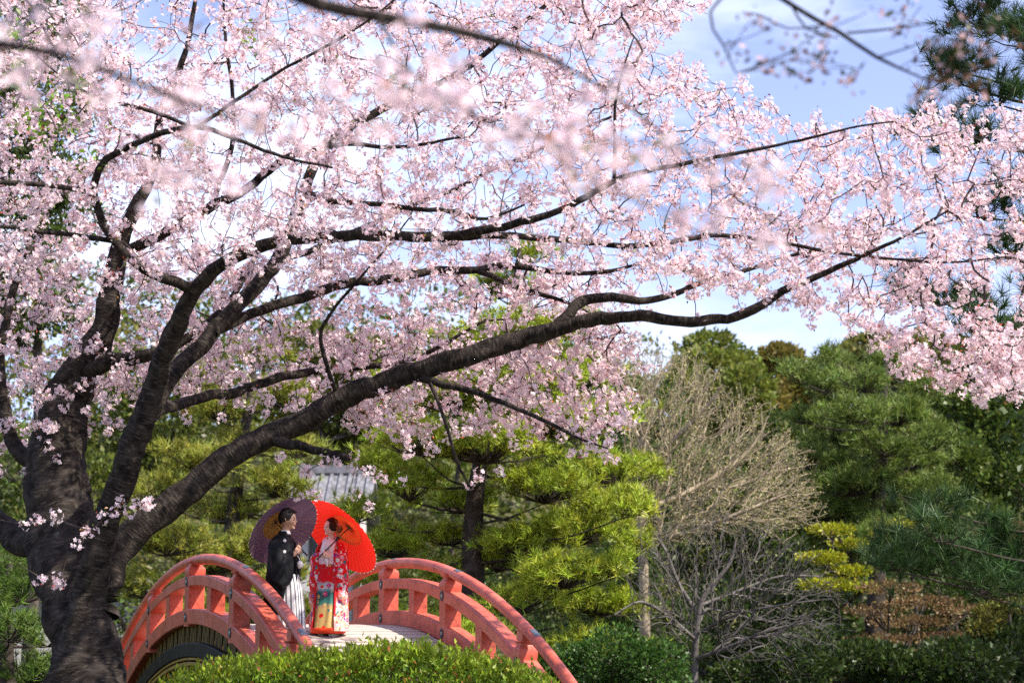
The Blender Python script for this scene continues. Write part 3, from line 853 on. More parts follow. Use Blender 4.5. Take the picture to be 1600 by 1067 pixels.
near_cherry('neighbouring cherry tree with sparse dark twigs against the open sky', (5.2, 5.2), (tp2, tr2), near_limbs2,
            np.array([at(a, b, rng.uniform(7.0, 7.8)) for a, b in [(1175, 30), (1205, 38), (1355, 20), (1410, 18), (1440, 10), (1460, 55), (1330, 105), (1345, 110), (1240, 80), (1290, 95), (1265, 115), (1450, 140), (1540, 40), (1560, 70), (1510, 20), (1550, 100), (1580, 60), (1500, 60)]]), (1, 2), 7, (0.60, 0.46, 0.44))

# ------------------------------------------------------------------ pines
def pine(label, depth, trunk_px, pads, base_col, needle=0.16, k=16, width=0.011, dens=1.0, tip_col=None, group=None, djit=0.5, name='pine_tree', maxd=3.0):
    P, R = limb_px([(a, b, depth, r) for a, b, r in trunk_px])
    P[0, 2] = gz(P[0, 0], P[0, 1]) - 0.1
    root = empty(name, (P[0, 0], P[0, 1], gz(P[0, 0], P[0, 1])), label, 'tree', group)
    P, R = smooth_path(P, R, 0.25)
    V, F = rough_tube(P, R, 12, 0.08)
    part('trunk', V, F, M['pine_bark'], root, smooth=True)
    limb = Acc(); C, A, S = [], [], []
    for (px, py, rx, ry) in pads:
        dd = depth + rng.normal(0, djit)
        c = at(px, py, dd); sx, sz = rx / FPX * dd, ry / FPX * dd
        i = np.argmin(np.linalg.norm((P - (c - np.array([0, 0, sx * 0.5]))), axis=1))
        b = P[i]
        mid = (b + c) / 2 + np.array([0, 0, -0.12 * np.linalg.norm(c - b)])
        q, rq = smooth_path(np.array([b, mid, c - np.array([0, 0, sz * .6])]), np.array([min(.035, max(0.02, R[i] * 0.4)), 0.022, 0.010]), 0.3)
        V, F = tubes(q[None], rq[None], 6); limb.add(V, F)
        n = int(dens * 42 * (sx * sx * 1.2 + 0.12))
        nb = max(6, n // 7)
        a = rng.uniform(0, 2 * math.pi, nb); rr = np.sqrt(rng.random(nb)) * rng.uniform(.8, 1.12, nb)
        bi = rng.integers(0, nb, n); a = a[bi]; rr = rr[bi]
        lump = 1 + 0.22 * np.sin(3 * a + px) + 0.12 * np.sin(7 * a)
        hx, hy = np.cos(a) * rr * sx * lump, np.sin(a) * rr * sx * lump
        top = sz * np.sqrt(np.maximum(0, 1 - (rr) ** 2))
        z = top * rng.uniform(-0.15, 1.05, nb)[bi]
        cen = c + np.stack([hx, hy, z], -1) + rng.normal(0, 1, (n, 3)) * needle * np.array([.55, .55, .36])
        ax = unit(np.stack([hx / sx * 0.8, hy / sx * .8, np.full(n, 0.75)], -1) + rng.normal(0, 0.25, (n, 3)))
        C.append(cen); A.append(ax); S.append((0.82 + .36 * rng.random(nb))[bi])
        m = max(3, n // 4)
        st = np.repeat(q[-1][None], m, 0); en = cen[:m]
        PP = np.stack([st, (st + en) / 2 + np.array([0, 0, -0.05]), en], 1)
        V, F = tubes(PP, np.tile([0.014, 0.010, 0.005], (m, 1)), 4); limb.add(V, F)
    V, F, _ = limb.get()
    part('limbs', V, F, M['pine_bark'], root, smooth=True, kind='stuff')
    C, A = np.concatenate(C), np.concatenate(A)
    V, F = needle_tufts(C, A, k, needle, width)
    tc_ = vary(base_col, len(C), 0.18, 0.06) * np.concatenate(S)[:, None]
    cols = np.repeat(tc_, 3 * k, 0)
    part('needles', V, F, M['needle'], root, cols, kind='stuff')
    return root


pine('tall bright green pine with layered needle pads behind the bridge', 37,
     [(745, 1180, 26), (742, 1000, 20), (738, 860, 17), (748, 740, 13), (775, 600, 10), (800, 480, 7), (812, 390, 3)],
     [(870, 660, 110, 40), (760, 700, 110, 42), (660, 690, 90, 38), (960, 740, 75, 32), (850, 765, 95, 36), (640, 760, 60, 40), (720, 785, 75, 28), (985, 790, 50, 26), (905, 830, 85, 34), (1000, 852, 36, 20), (820, 850, 70, 28), (615, 855, 65, 28),
      (690, 905, 60, 28), (880, 900, 80, 32), (930, 945, 70, 28), (820, 940, 60, 28), (600, 915, 50, 28), (560, 800, 40, 26), (590, 725, 50, 28), (800, 600, 105, 40), (900, 590, 75, 36), (700, 620, 90, 36), (820, 520, 85, 36), (900, 510, 55, 28), (780, 450, 65, 30), (825, 400, 40, 22), (955, 650, 50, 26), (640, 590, 60, 30), (720, 540, 60, 30),
      (940, 1010, 70, 30), (860, 1040, 70, 30), (740, 1000, 60, 30), (650, 980, 60, 30), (780, 880, 50, 22), (700, 840, 50, 20), (930, 790, 40, 20), (960, 890, 40, 20)],
     (0.33, 0.40, 0.035), needle=0.23, k=15, width=0.022, dens=4.8, djit=1.3)
pine('yellow-green pine standing behind the purple parasol', 47,
     [(360, 1150, 20), (355, 950, 14), (365, 800, 11), (385, 660, 8), (400, 540, 4)],
     [(430, 760, 60, 30), (350, 800, 65, 30), (265, 850, 65, 30), (400, 855, 60, 26), (230, 920, 60, 26), (310, 720, 65, 28), (465, 700, 45, 26), (390, 690, 50, 26), (255, 770, 60, 28), (440, 620, 55, 28), (340, 640, 60, 28), (400, 560, 50, 28), (300, 590, 50, 26), (330, 880, 60, 26), (300, 960, 60, 28), (400, 930, 60, 28), (460, 900, 40, 22), (480, 960, 50, 25), (210, 840, 40, 20), (440, 830, 30, 20), (552, 800, 36, 20), (468, 785, 30, 18), (540, 850, 36, 20)],
     (0.27, 0.29, 0.04), needle=0.28, k=13, width=0.026, dens=4.2, djit=1.5)
pine('low dark pine beside the old cherry trunk', 29,
     [(20, 1300, 22), (15, 1100, 15), (10, 980, 10), (15, 880, 5)],
     [(35, 925, 65, 28), (15, 985, 60, 28), (75, 995, 50, 24), (30, 1050, 70, 28), (-40, 940, 50, 28), (90, 1060, 40, 22), (5, 890, 40, 22), (-40, 1010, 50, 30), (120, 1040, 40, 22)],
     (0.10, 0.17, 0.025), needle=0.2, k=16, width=0.014, dens=5)
pine('near dark green pine with long needles reaching in behind the pink blossom', 22.8,
     [(1830, 1350, 42), (1815, 1000, 36), (1790, 700, 32), (1800, 400, 26), (1770, 150, 20), (1790, -100, 14), (1770, -350, 8)],
     [(1530, 30, 70, 26), (1475, 112, 55, 22), (1560, 150, 55, 26), (1610, 60, 60, 30), (1452, 185, 35, 16), (1545, 215, 60, 26), (1610, 290, 65, 36), (1490, 100, 40, 18), (1580, 380, 60, 30), (1440, 448, 42, 20), (1540, 500, 70, 30), (1600, 560, 60, 36), (1530, 330, 40, 20), (1500, 470, 40, 20), (1610, 470, 50, 30), (1560, 580, 40, 22),
      (1405, 850, 40, 26), (1470, 830, 45, 28), (1500, 870, 60, 30), (1560, 860, 60, 34), (1440, 880, 45, 24), (1530, 915, 60, 24), (1600, 900, 60, 34), (1460, 785, 28, 22), (1540, 830, 40, 26), (1390, 880, 24, 16),
      (1700, 100, 90, 40), (1720, 300, 90, 40), (1700, 500, 90, 40), (1720, 700, 90, 40), (1700, 850, 90, 40), (1760, -60, 120, 50), (1700, -160, 120, 50), (1640, -60, 90, 40), (1820, -260, 120, 50), (1900, 100, 100, 50), (1900, 400, 100, 50), (1900, 700, 100, 50), (1560, -60, 60, 30)],
     (0.040, 0.088, 0.022), needle=0.27, k=36, width=0.010, dens=3.1, djit=0.5)
pine('mid green pine on the slope right of the bare tree', 50,
     [(1365, 1080, 18), (1370, 900, 13), (1375, 760, 10), (1380, 640, 7), (1385, 560, 3)],
     [(1310, 690, 55, 26), (1400, 650, 60, 26), (1350, 600, 45, 22), (1280, 600, 40, 22), (1420, 720, 60, 26), (1330, 760, 60, 26), (1400, 800, 60, 26), (1290, 800, 45, 22), (1260, 650, 35, 20), (1450, 770, 50, 24), (1380, 570, 35, 18), (1265, 720, 35, 22), (1350, 840, 50, 22), (1300, 560, 30, 18), (1440, 610, 40, 20), (1460, 690, 40, 22), (1380, 700, 45, 22), (1340, 650, 50, 22), (1365, 745, 50, 22), (1310, 725, 40, 20), (1385, 830, 50, 22), (1420, 580, 35, 18), (1240, 580, 30, 18)],
     (0.155, 0.215, 0.04), needle=0.3, k=13, width=0.028, dens=4, djit=1.5)
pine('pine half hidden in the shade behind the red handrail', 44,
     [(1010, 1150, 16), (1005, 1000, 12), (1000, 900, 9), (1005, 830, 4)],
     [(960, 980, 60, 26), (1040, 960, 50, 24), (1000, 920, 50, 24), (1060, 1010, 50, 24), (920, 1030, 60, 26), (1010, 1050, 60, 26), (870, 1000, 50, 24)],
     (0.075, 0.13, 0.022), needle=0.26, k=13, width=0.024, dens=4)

# ------------------------------------------------------------------ broadleaf trees and shrubs
def leafy(label, depth, cx, base_py, lobes, colr, leaf=0.16, n=9000, name='evergreen_tree', cat='tree', group=None, trunk_r=0.16, flat=1.0, bark='dark_bark', var=0.25, djit=1.0, asp=0.6, up=0.3, jit=0.0, limb_r=.035):
    c0 = at(cx, base_py, depth)
    zb = float(gz(c0[0], c0[1]))
    root = empty(name, (c0[0], c0[1], zb), label, cat, group)
    L = []
    for (px, py, rx, ry) in lobes:
        dd = depth + rng.normal(0, djit)
        L.append((at(px, py, dd), rx / FPX * dd, ry / FPX * dd))
    topc = max(L, key=lambda q: q[0][2])[0]
    lowz = min(q[0][2] for q in L)
    b = np.array([c0[0], c0[1], zb - 0.15])
    stem = np.array([b, [c0[0] + 0.15, c0[1], (zb + lowz) / 2], [c0[0] * .6 + topc[0] * .4, c0[1], max(lowz, zb + .4)], topc])
    tk, trr = smooth_path(stem, np.array([trunk_r, trunk_r * .8, trunk_r * .6, trunk_r * .15]), 0.4)
    V, F = rough_tube(tk, trr, 10, 0.07)
    part('trunk', V, F, M[bark], root, smooth=True)
    acc = Acc()
    for c, sx, sz in L:
        i = np.argmin(np.linalg.norm(tk - (c - np.array([0, 0, sx * .8])), axis=1))
        m = 7
        en = c + rand_dirs(m) * np.array([sx, sx, sz]) * .8
        st = np.repeat(tk[i][None], m, 0); cc = np.repeat(c[None], m, 0) + rng.normal(0, .1 * sx, (m, 3)) - np.array([0, 0, .3 * sz])
        V, F = tubes(np.stack([st, (st + cc) / 2 - np.array([0, 0, .05]), cc, en], 1), np.tile([min(trr[i] * .5, limb_r * 1.4), limb_r, limb_r * .7, .006], (m, 1)), 5); acc.add(V, F)
    V, F, _ = acc.get()
    part('limbs', V, F, M[bark], root, smooth=True, kind='stuff')
    ar = np.array([s[1] * s[1] * .6 + s[1] * s[2] for s in L]); cnt = (n * ar / ar.sum()).astype(int)
    C, N, K = [], [], []
    for (c, sx, sz), m in zip(L, cnt):
        d = rand_dirs(m)
        # clumps: bumps on the lobe surface
        kb = rand_dirs(26)
        near = d @ kb.T
        bump = np.max(near, 1)
        rad = np.clip(0.62 + 0.42 * (bump - 0.7) / 0.3, 0.35, 1.08) * rng.uniform(0.72, 1.05, m) * np.where(rng.random(m) < .2, .7, 1)
        C.append(c + d * rad[:, None] * np.array([sx, sx, sz * flat]))
        N.append(unit(d + np.array([0, 0, up]) + rng.normal(0, .55, (m, 3))))
        K.append(0.9 + 0.2 * rng.random(26)[np.argmax(near, 1)])
    C, N, K = np.concatenate(C), np.concatenate(N), np.concatenate(K)
    C = C + rng.normal(0, 1, C.shape) * jit * np.array([1, 1, .35])
    V, F = leaf_quads(C, N, leaf * rng.uniform(.6, 1.2, len(C)), asp)
    part('crown', V, F, M['leaf'], root, np.repeat(vary(colr, len(C), var, .08) * K[:, None], 4, 0), kind='stuff')
    return root


# hillside wood, far to near
far_specs = [
    ('rounded yellow-green tree on the far hill crest', 88, 1120, [(1120, 580, 70, 45), (1080, 620, 50, 40), (1165, 610, 50, 38), (1110, 545, 45, 28), (1150, 660, 60, 40)], (0.16, 0.19, 0.03)),
    ('olive tree with golden young leaves on the hill crest', 92, 1215, [(1215, 590, 50, 38), (1250, 610, 40, 30), (1190, 630, 45, 32), (1220, 560, 35, 22)], (0.21, 0.18, 0.04)),
    ('dark evergreen wedged between the crest trees', 84, 1180, [(1180, 680, 50, 50), (1220, 690, 50, 45), (1150, 720, 50, 40)], (0.06, 0.10, 0.02)),
    ('dense dark evergreen at the right edge of the wood', 62, 1560, [(1560, 680, 80, 60), (1500, 650, 60, 50), (1540, 600, 60, 40), (1600, 620, 60, 50), (1520, 760, 70, 55), (1600, 760, 70, 55), (1470, 600, 40, 30), (1580, 540, 60, 40)], (0.09, 0.135, 0.025)),
    ('bushy green tree above the bronze shrubs', 60, 1490, [(1490, 720, 55, 45), (1470, 780, 60, 45), (1520, 820, 60, 45), (1440, 830, 50, 40), (1500, 880, 70, 45)], (0.10, 0.145, 0.025)),
    ('rusty topped evergreen on the far slope', 80, 1410, [(1400, 560, 50, 32), (1450, 545, 45, 30), (1360, 545, 45, 28), (1500, 560, 45, 32), (1420, 610, 60, 40), (1330, 570, 40, 30)], (0.15, 0.15, 0.035)),
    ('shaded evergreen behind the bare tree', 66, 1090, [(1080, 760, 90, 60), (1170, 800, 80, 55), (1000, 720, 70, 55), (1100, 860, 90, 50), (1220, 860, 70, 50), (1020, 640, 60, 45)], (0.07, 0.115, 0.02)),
    ('tall dark evergreen rising behind the cherry at the left', 40, 40, [(30, 60, 90, 70), (80, 160, 80, 60), (-20, 200, 90, 70), (60, 280, 80, 60), (20, 370, 90, 60), (110, 340, 60, 45), (90, 30, 60, 50), (-50, 80, 80, 60), (60, 470, 80, 60), (-30, 480, 80, 60)], (0.075, 0.11, 0.02)),
    ('mid green evergreen behind the yellow-green pine', 68, 260, [(260, 640, 90, 60), (180, 680, 80, 55), (340, 620, 80, 55), (230, 740, 90, 55), (140, 760, 80, 55), (300, 560, 70, 50), (180, 580, 70, 50)], (0.12, 0.15, 0.025)),
    ('olive evergreen between the yellow-green pine and the bright pine', 72, 520, [(520, 640, 70, 50), (450, 620, 60, 45), (590, 640, 60, 45), (540, 560, 60, 45), (480, 540, 55, 40), (600, 560, 50, 40), (570, 700, 60, 40)], (0.15, 0.165, 0.03)),
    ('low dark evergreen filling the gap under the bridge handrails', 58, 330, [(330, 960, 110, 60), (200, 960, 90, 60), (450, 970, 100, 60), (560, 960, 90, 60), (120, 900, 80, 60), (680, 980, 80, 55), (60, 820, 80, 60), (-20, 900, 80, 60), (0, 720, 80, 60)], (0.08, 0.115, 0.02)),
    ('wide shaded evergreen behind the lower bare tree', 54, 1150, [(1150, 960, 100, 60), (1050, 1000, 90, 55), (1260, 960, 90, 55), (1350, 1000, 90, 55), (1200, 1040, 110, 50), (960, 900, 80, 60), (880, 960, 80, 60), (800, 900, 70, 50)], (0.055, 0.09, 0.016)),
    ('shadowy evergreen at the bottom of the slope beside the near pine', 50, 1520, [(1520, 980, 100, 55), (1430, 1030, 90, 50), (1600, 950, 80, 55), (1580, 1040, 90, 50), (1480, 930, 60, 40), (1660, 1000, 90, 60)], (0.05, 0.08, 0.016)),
    ('full olive-green evergreen behind the mid green pine', 58, 1340, [(1340, 640, 75, 50), (1280, 690, 65, 48), (1410, 680, 70, 50), (1330, 740, 80, 55), (1420, 770, 75, 50), (1270, 780, 60, 48), (1350, 830, 80, 50), (1300, 590, 50, 38), (1400, 600, 55, 40)], (0.13, 0.165, 0.03)),
    ('tall mixed green tree above the right end of the slope', 66, 1500, [(1480, 600, 70, 50), (1550, 590, 70, 50), (1440, 660, 60, 45), (1520, 680, 70, 50), (1600, 660, 60, 50), (1450, 560, 50, 35), (1570, 730, 70, 50)], (0.12, 0.14, 0.028)),
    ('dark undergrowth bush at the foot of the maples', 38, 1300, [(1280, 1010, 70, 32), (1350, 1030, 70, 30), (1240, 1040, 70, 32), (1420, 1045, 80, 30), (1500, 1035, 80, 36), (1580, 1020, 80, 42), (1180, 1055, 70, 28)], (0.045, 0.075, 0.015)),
    ('tall broad evergreen beyond the crown of the bright pine', 76, 700, [(700, 660, 90, 60), (800, 640, 90, 60), (900, 680, 80, 60), (960, 620, 60, 45), (760, 560, 70, 50), (860, 580, 70, 45), (660, 590, 60, 45)], (0.10, 0.135, 0.025)),
]
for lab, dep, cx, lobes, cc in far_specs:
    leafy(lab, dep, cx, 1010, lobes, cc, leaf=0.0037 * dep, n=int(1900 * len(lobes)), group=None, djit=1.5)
# the wood on the hill behind them reads as one mass
acc = Acc()
for ppx in np.r_[np.arange(-1000, -260, 75), np.arange(-260, 1900, 58), np.arange(1900, 2500, 75)]:
    sky_py = np.interp(ppx, [-400, 0, 500, 900, 1050, 1200, 1300, 1450, 1600, 1900], [330, 400, 470, 500, 560, 575, 560, 545, 560, 540]) + 34 + rng.normal(0, 9)
    for q, py in enumerate(np.arange(sky_py, 1000, 46)):
        f = (py - sky_py) / (1000 - sky_py)
        y = 112 - 46 * f + rng.normal(0, 1.5)
        c = at(ppx + rng.normal(0, 16), py + (rng.normal(0, 12) if q else 0), y)
        r = y * rng.uniform(.017, .028)
        m = 230
        d = rand_dirs(m); d[:, 1] = -np.abs(d[:, 1]) * np.where(rng.random(m) < .85, 1, -1)
        kb = rand_dirs(18); b = np.max(d @ kb.T, 1)
        rad = np.clip(.6 + .45 * (b - .7) / .3, .4, 1.1) * rng.uniform(.75, 1.05, m)
        C = c + d * rad[:, None] * np.array([r, r, r * .8])
        V, F = leaf_quads(C, unit(d + rng.normal(0, .6, (m, 3)) + np.array([0, 0, .3])), y * rng.uniform(.0026, .0048, m), .65)
        base = [(0.10, 0.14, 0.025), (0.15, 0.165, 0.03), (0.08, 0.12, 0.02), (0.18, 0.17, 0.04), (0.12, 0.155, 0.03)][rng.integers(5)]
        acc.add(V, F, np.repeat(vary(base, m, .22, .07), 4, 0))
V, F, Cw = acc.get()
wood = link('hillside_wood', mk_mesh('hillside_wood', V, F, Cw), M['leaf'])
tag(wood, 'distant mixed evergreen wood covering the hillside', 'wood', kind='stuff')
# unseen tall trees added off to the right to shade the foot of the slope
for (x, y, h, lab) in [(13.5, 31, 11, 'unseen tall tree added for shade off to the right above the near pine'), (19, 36, 13, 'unseen tall tree added for shade off to the right of the slope'), (24, 46, 14, 'unseen tallest tree added for shade at the far right of the slope')]:
    px = 800 + x / y * FPX
    S = FPX / y
    lob = [(px + dx * S, 1010 - (h * f - CAMZ) * S, 2.3 * S, 1.8 * S) for dx, f in [(-1.5, .45), (1.5, .5), (0, .65), (-1.8, .75), (1.2, .82), (0, .95), (-3, .55), (2.8, .65)]]
    leafy(lab, y, px, 1010, lob, (0.06, 0.10, 0.02), leaf=0.22, n=7000)

leafy('round clipped dark green shrub beside the red handrail', 33, 960, 1040, [(960, 1030, 75, 50), (1020, 1045, 60, 45), (900, 1050, 60, 45), (870, 1075, 60, 40)], (0.055, 0.12, 0.02), leaf=0.09, n=9000, name='round_shrub', cat='shrub', trunk_r=.05, djit=.3)
leafy('bright yellow-green maple with flat layered sprays', 43, 1305, 1010, [(1300, 828, 34, 7), (1325, 850, 26, 6), (1283, 872, 36, 7), (1328, 893, 34, 7), (1290, 914, 42, 7), (1345, 918, 24, 6)], (0.33, 0.35, 0.02), leaf=0.10, n=5000, name='maple_tree', trunk_r=.04, djit=.8, up=.8, jit=.08, limb_r=.014)
leafy('bright yellow maple peeping out behind the near pine needles', 44, 1425, 1010, [(1425, 822, 34, 9), (1410, 842, 34, 10), (1440, 838, 28, 9), (1420, 862, 40, 11)], (0.32, 0.33, 0.02), leaf=0.10, n=2200, name='maple_tree', trunk_r=.07, djit=.4, up=.8, jit=.16)
leafy('bronze leaved maple with flat sprays below the yellow maple', 41, 1400, 1040, [(1390, 918, 50, 7), (1440, 940, 60, 7), (1365, 955, 46, 7), (1425, 972, 65, 7), (1470, 996, 60, 7), (1375, 1000, 50, 7), (1505, 955, 45, 7), (1430, 1028, 70, 8)], (0.19, 0.12, 0.05), leaf=0.09, n=5200, name='maple_tree', trunk_r=.07, djit=1.0, up=.8, jit=.10, limb_r=.014)
leafy('round orange-bronze shrub at the edge of the slope', 45, 1570, 1000, [(1565, 835, 50, 20), (1600, 845, 45, 22), (1530, 845, 35, 16)], (0.21, 0.13, 0.045), leaf=0.10, n=4500, name='bronze_shrub', cat='shrub', trunk_r=.05, djit=.4)
leafy('small olive shrub under the near pine', 40, 1545, 1040, [(1545, 965, 28, 22), (1580, 940, 40, 16), (1530, 985, 24, 16)], (0.20, 0.20, 0.04), leaf=0.09, n=3500, name='olive_shrub', cat='shrub', trunk_r=.05, djit=.3)
leafy('yellow-green low shrub at the foot of the bronze maple', 39, 1385, 1060, [(1385, 1045, 60, 18), (1340, 1055, 45, 16), (1430, 1058, 40, 14)], (0.19, 0.22, 0.02), leaf=0.09, n=4500, name='low_shrub', cat='shrub', trunk_r=.05, djit=.3)

# leafy ground cover at the foot of the slope
n = 15000
gy_ = rng.uniform(29, 56, n); gx_ = (rng.uniform(-150, 1750, n) - 800) / FPX * gy_
hh_ = .28 + .22 * np.sin(gx_ * 1.3 + gy_ * .7) + .15 * np.sin(gx_ * 2.9 - gy_ * 1.7)
C = np.stack([gx_, gy_, gz(gx_, gy_) + np.maximum(.02, hh_) * np.sqrt(rng.random(n))], -1)
V, F = leaf_quads(C, unit(rng.normal(0, .6, (n, 3)) + np.array([0, 0, .7])), rng.uniform(.12, .26, n), .5)
gcv = link('ground_cover', mk_mesh('ground_cover', V, F, np.repeat(vary((0.055, 0.085, 0.018), n, .3, .1), 4, 0)), M['leaf'])
tag(gcv, 'low dark leafy ground cover under the trees', 'ground cover', kind='stuff')

# ------------------------------------------------------------------ bare trees
def bare(label, depth, base, limbs, bark, n_twigs, region, buds, tip=0.006, fan=(1010, 900), bud_p=.4):
    c0 = at(base[0], base[1], depth); zb = float(gz(c0[0], c0[1]))
    root = empty('bare_tree', (c0[0], c0[1], zb), label, 'tree')
    ps = []
    for i, pts in enumerate(limbs):
        P, R = limb_px([(a, b, depth + dd, r * .56) for a, b, dd, r in pts])
        if i == 0: P[0, 2] = zb - .1
        P, R = smooth_path(P, R, 0.15); ps.append((P, R))
        V, F = rough_tube(P, R, 9, 0.06)
        part('trunk' if i == 0 else 'limb', V, F, M[bark], root, smooth=True)
    c = Colony(ps); org = at(*fan, depth)
    c.grow(sample_poly(region, n_twigs // 3, depth - 2.2, depth + 2.2), maxd=4, batch=60, droop=-0.02, bend=(0.02, .15), pull=org, amount=.55)
    c.grow(sample_poly(region, n_twigs - n_twigs // 3, depth - 2.4, depth + 2.4), maxd=1.6, batch=150, droop=-0.03, bend=(0.02, .14), pull=org, amount=.22)
    V, F = c.tubes(4, tip=tip, ex=2.3)
    part('twigs', V, F, M[bark], root, smooth=True, kind='stuff')
    P = np.array(c.P)[c.new0:]
    Lc = P[rng.random(len(P)) < bud_p]; Lc = np.repeat(Lc, 2, 0) + rng.normal(0, .06, (2 * len(Lc), 3))
    V, F = leaf_quads(Lc, rand_dirs(len(Lc)) + np.array([0, 0, .5]), rng.uniform(.03, .07, len(Lc)), .5)
    part('buds', V, F, M['leaf'], root, np.repeat(vary(buds, len(Lc), .25), 4, 0), kind='stuff')
    return root


bare('pale bare tree with straw coloured twigs and opening buds', 43, (1010, 1040),
     [[(1010, 1040, 0, 17), (1005, 880, 0, 14), (1000, 760, 0, 12), (1004, 690, 0, 11), (1010, 640, 0, 8), (1030, 590, 0, 5), (1050, 560, 0, 2)],
      [(1002, 740, 0, 9), (1050, 690, -.5, 7), (1100, 640, -.8, 5), (1130, 600, -1, 3)],
      [(1000, 800, 0, 9), (1070, 770, .5, 7), (1140, 730, .8, 6), (1180, 690, 1, 4), (1200, 650, 1, 2)],
      [(1002, 850, 0, 9), (1080, 830, -.8, 7), (1160, 800, -1.2, 6), (1230, 770, -1.2, 3)],
      [(1003, 700, 0, 6), (985, 650, .5, 5), (975, 600, .6, 3)],
      [(1100, 760, .6, 5), (1150, 760, .3, 4), (1200, 740, .2, 2.5), (1250, 730, 0, 1.6)]],
     'pale_bark', 2300, [(950, 560), (1000, 530), (1060, 545), (1110, 560), (1130, 610), (1185, 620), (1210, 670), (1255, 690), (1265, 745), (1285, 790), (1240, 830), (1150, 820), (1050, 850), (970, 800), (985, 700)], (0.38, 0.34, 0.14), tip=0.0055, bud_p=.8)
bare('grey bare tree with crooked spreading branches low beside the round shrub', 36, (1085, 1080),
     [[(1085, 1180, 0, 13), (1085, 1040, 0, 10), (1090, 970, 0, 9), (1100, 930, 0, 7), (1140, 880, 0, 5), (1150, 840, 0, 3)],
      [(1088, 1000, 0, 6), (1040, 960, -.5, 5), (1000, 940, -.8, 4), (960, 960, -1, 2)],
      [(1090, 960, 0, 6), (1060, 910, .5, 5), (1040, 860, .6, 4), (1020, 830, .8, 2)],
      [(1086, 1030, 0, 6), (1140, 1010, -.5, 5), (1200, 985, -.8, 4), (1270, 970, -.8, 2)],
      [(1095, 945, 0, 5), (1160, 920, .6, 4), (1220, 900, .8, 3), (1280, 900, 1, 2)],
      [(1088, 990, 0, 5), (1150, 960, -.8, 4), (1220, 945, -1.2, 2.5), (1300, 935, -1.2, 1.6)]],
     'grey_bark', 1000, [(960, 880), (1010, 820), (1120, 790), (1250, 830), (1310, 900), (1320, 960), (1290, 1040), (1200, 1060), (1110, 1000), (1000, 980)], (0.17, 0.19, 0.06), tip=0.005, fan=(1090, 1040), bud_p=.2)

# ------------------------------------------------------------------ clipped azalea hedge in front of the bridge
hedge = empty('azalea_hedge', (-1.7, 19.6, 0), 'bright green leafy azalea hedge in front of the bridge', 'hedge')
hx = np.array([250, 290, 340, 400, 460, 500, 540, 590, 640, 690, 740, 790, 830, 865, 890])
hy = np.array([1090, 1066, 1052, 1042, 1036, 1030, 1030, 1026, 1022, 1026, 1036, 1050, 1060, 1080, 1105])
n = 27000
px = rng.uniform(250, 890, n)
yy = 19.4 + rng.uniform(-0.9, 1.3, n)
topz = np.array([at(a, b, 19.6)[2] for a, b in zip(hx, hy)])
xw = (px - 800) / FPX * yy
tz = np.interp(px, hx, topz)
lump = 0.07 * np.sin(xw * 5.1 + yy * 3) + 0.05 * np.sin(xw * 13 - yy * 9) + 0.04 * np.sin(xw * 29 + yy * 17)
edge = np.clip((yy - 18.5) / 0.5, 0, 1) * np.clip((20.7 - yy) / 0.5, 0, 1)
tz = (tz - 0.05 + lump) * (0.72 + 0.28 * np.sqrt(edge))
z = tz - np.abs(rng.normal(0, 0.10, n)) * np.where(rng.random(n) < .3, 3.5, 1)
ns = 900                                   # upright young shoots
spx = rng.uniform(265, 870, ns); sy = 19.4 + rng.uniform(-.8, 1.0, ns); sx = (spx - 800) / FPX * sy
sz = np.interp(spx, hx, topz) + rng.uniform(-.12, 0.05, ns) + np.abs(rng.normal(0, .035, ns))
Cs = np.repeat(np.stack([sx, sy, sz], -1), 9, 0) + rng.normal(0, 1, (ns * 9, 3)) * np.array([.018, .018, .035])
skirt = rng.random(n) < .22                # leaves down the hedge's sides
yy = np.where(skirt, np.where(rng.random(n) < .6, 18.55, 20.6) + rng.normal(0, .07, n), yy)
z = np.where(skirt, tz * .98 * rng.random(n), z)
C = np.concatenate([np.stack([xw, yy, np.maximum(z, .05)], -1), Cs])
N = np.concatenate([unit(rng.normal(0, .7, (n, 3)) + np.array([0, -.15, .75])), unit(rng.normal(0, .5, (ns * 9, 3)) + np.array([0, 0, .9]))])
V, F = leaf_quads(C, N, np.r_[rng.uniform(.045, .085, n), rng.uniform(.05, .09, ns * 9)], .36)
hc = np.concatenate([vary((0.17, 0.27, 0.018), n, .25, .08), vary((0.25, 0.34, 0.022), ns * 9, .2, .06)])
dk = (np.sin(C[:, 0] * 4.3 + C[:, 1] * 2) + np.sin(C[:, 0] * 9.7 - C[:, 1] * 6)) * .09
hc = hc * (1 + dk[:, None])
rb = rng.random(len(hc)) < .025
hc[rb] = np.array([0.35, 0.12, 0.03])
part('leaves', V, F, M['leaf'], hedge, np.repeat(hc, 4, 0), kind='stuff')
m = 260
bx = rng.uniform(280, 860, m); by = 19.5 + rng.uniform(-.6, .8, m); bxx = (bx - 800) / FPX * by; bz = np.interp(bx, hx, topz) - .12
st = np.stack([bxx + rng.normal(0, .15, m), by, np.full(m, -.03)], -1); en = np.stack([bxx, by, bz], -1)
V, F = tubes(np.stack([st, (st + en) / 2 + rng.normal(0, .05, (m, 3)), en], 1), np.tile([.012, .009, .004], (m, 1)), 5)
part('stems', V, F, M['dark_bark'], hedge, kind='stuff')
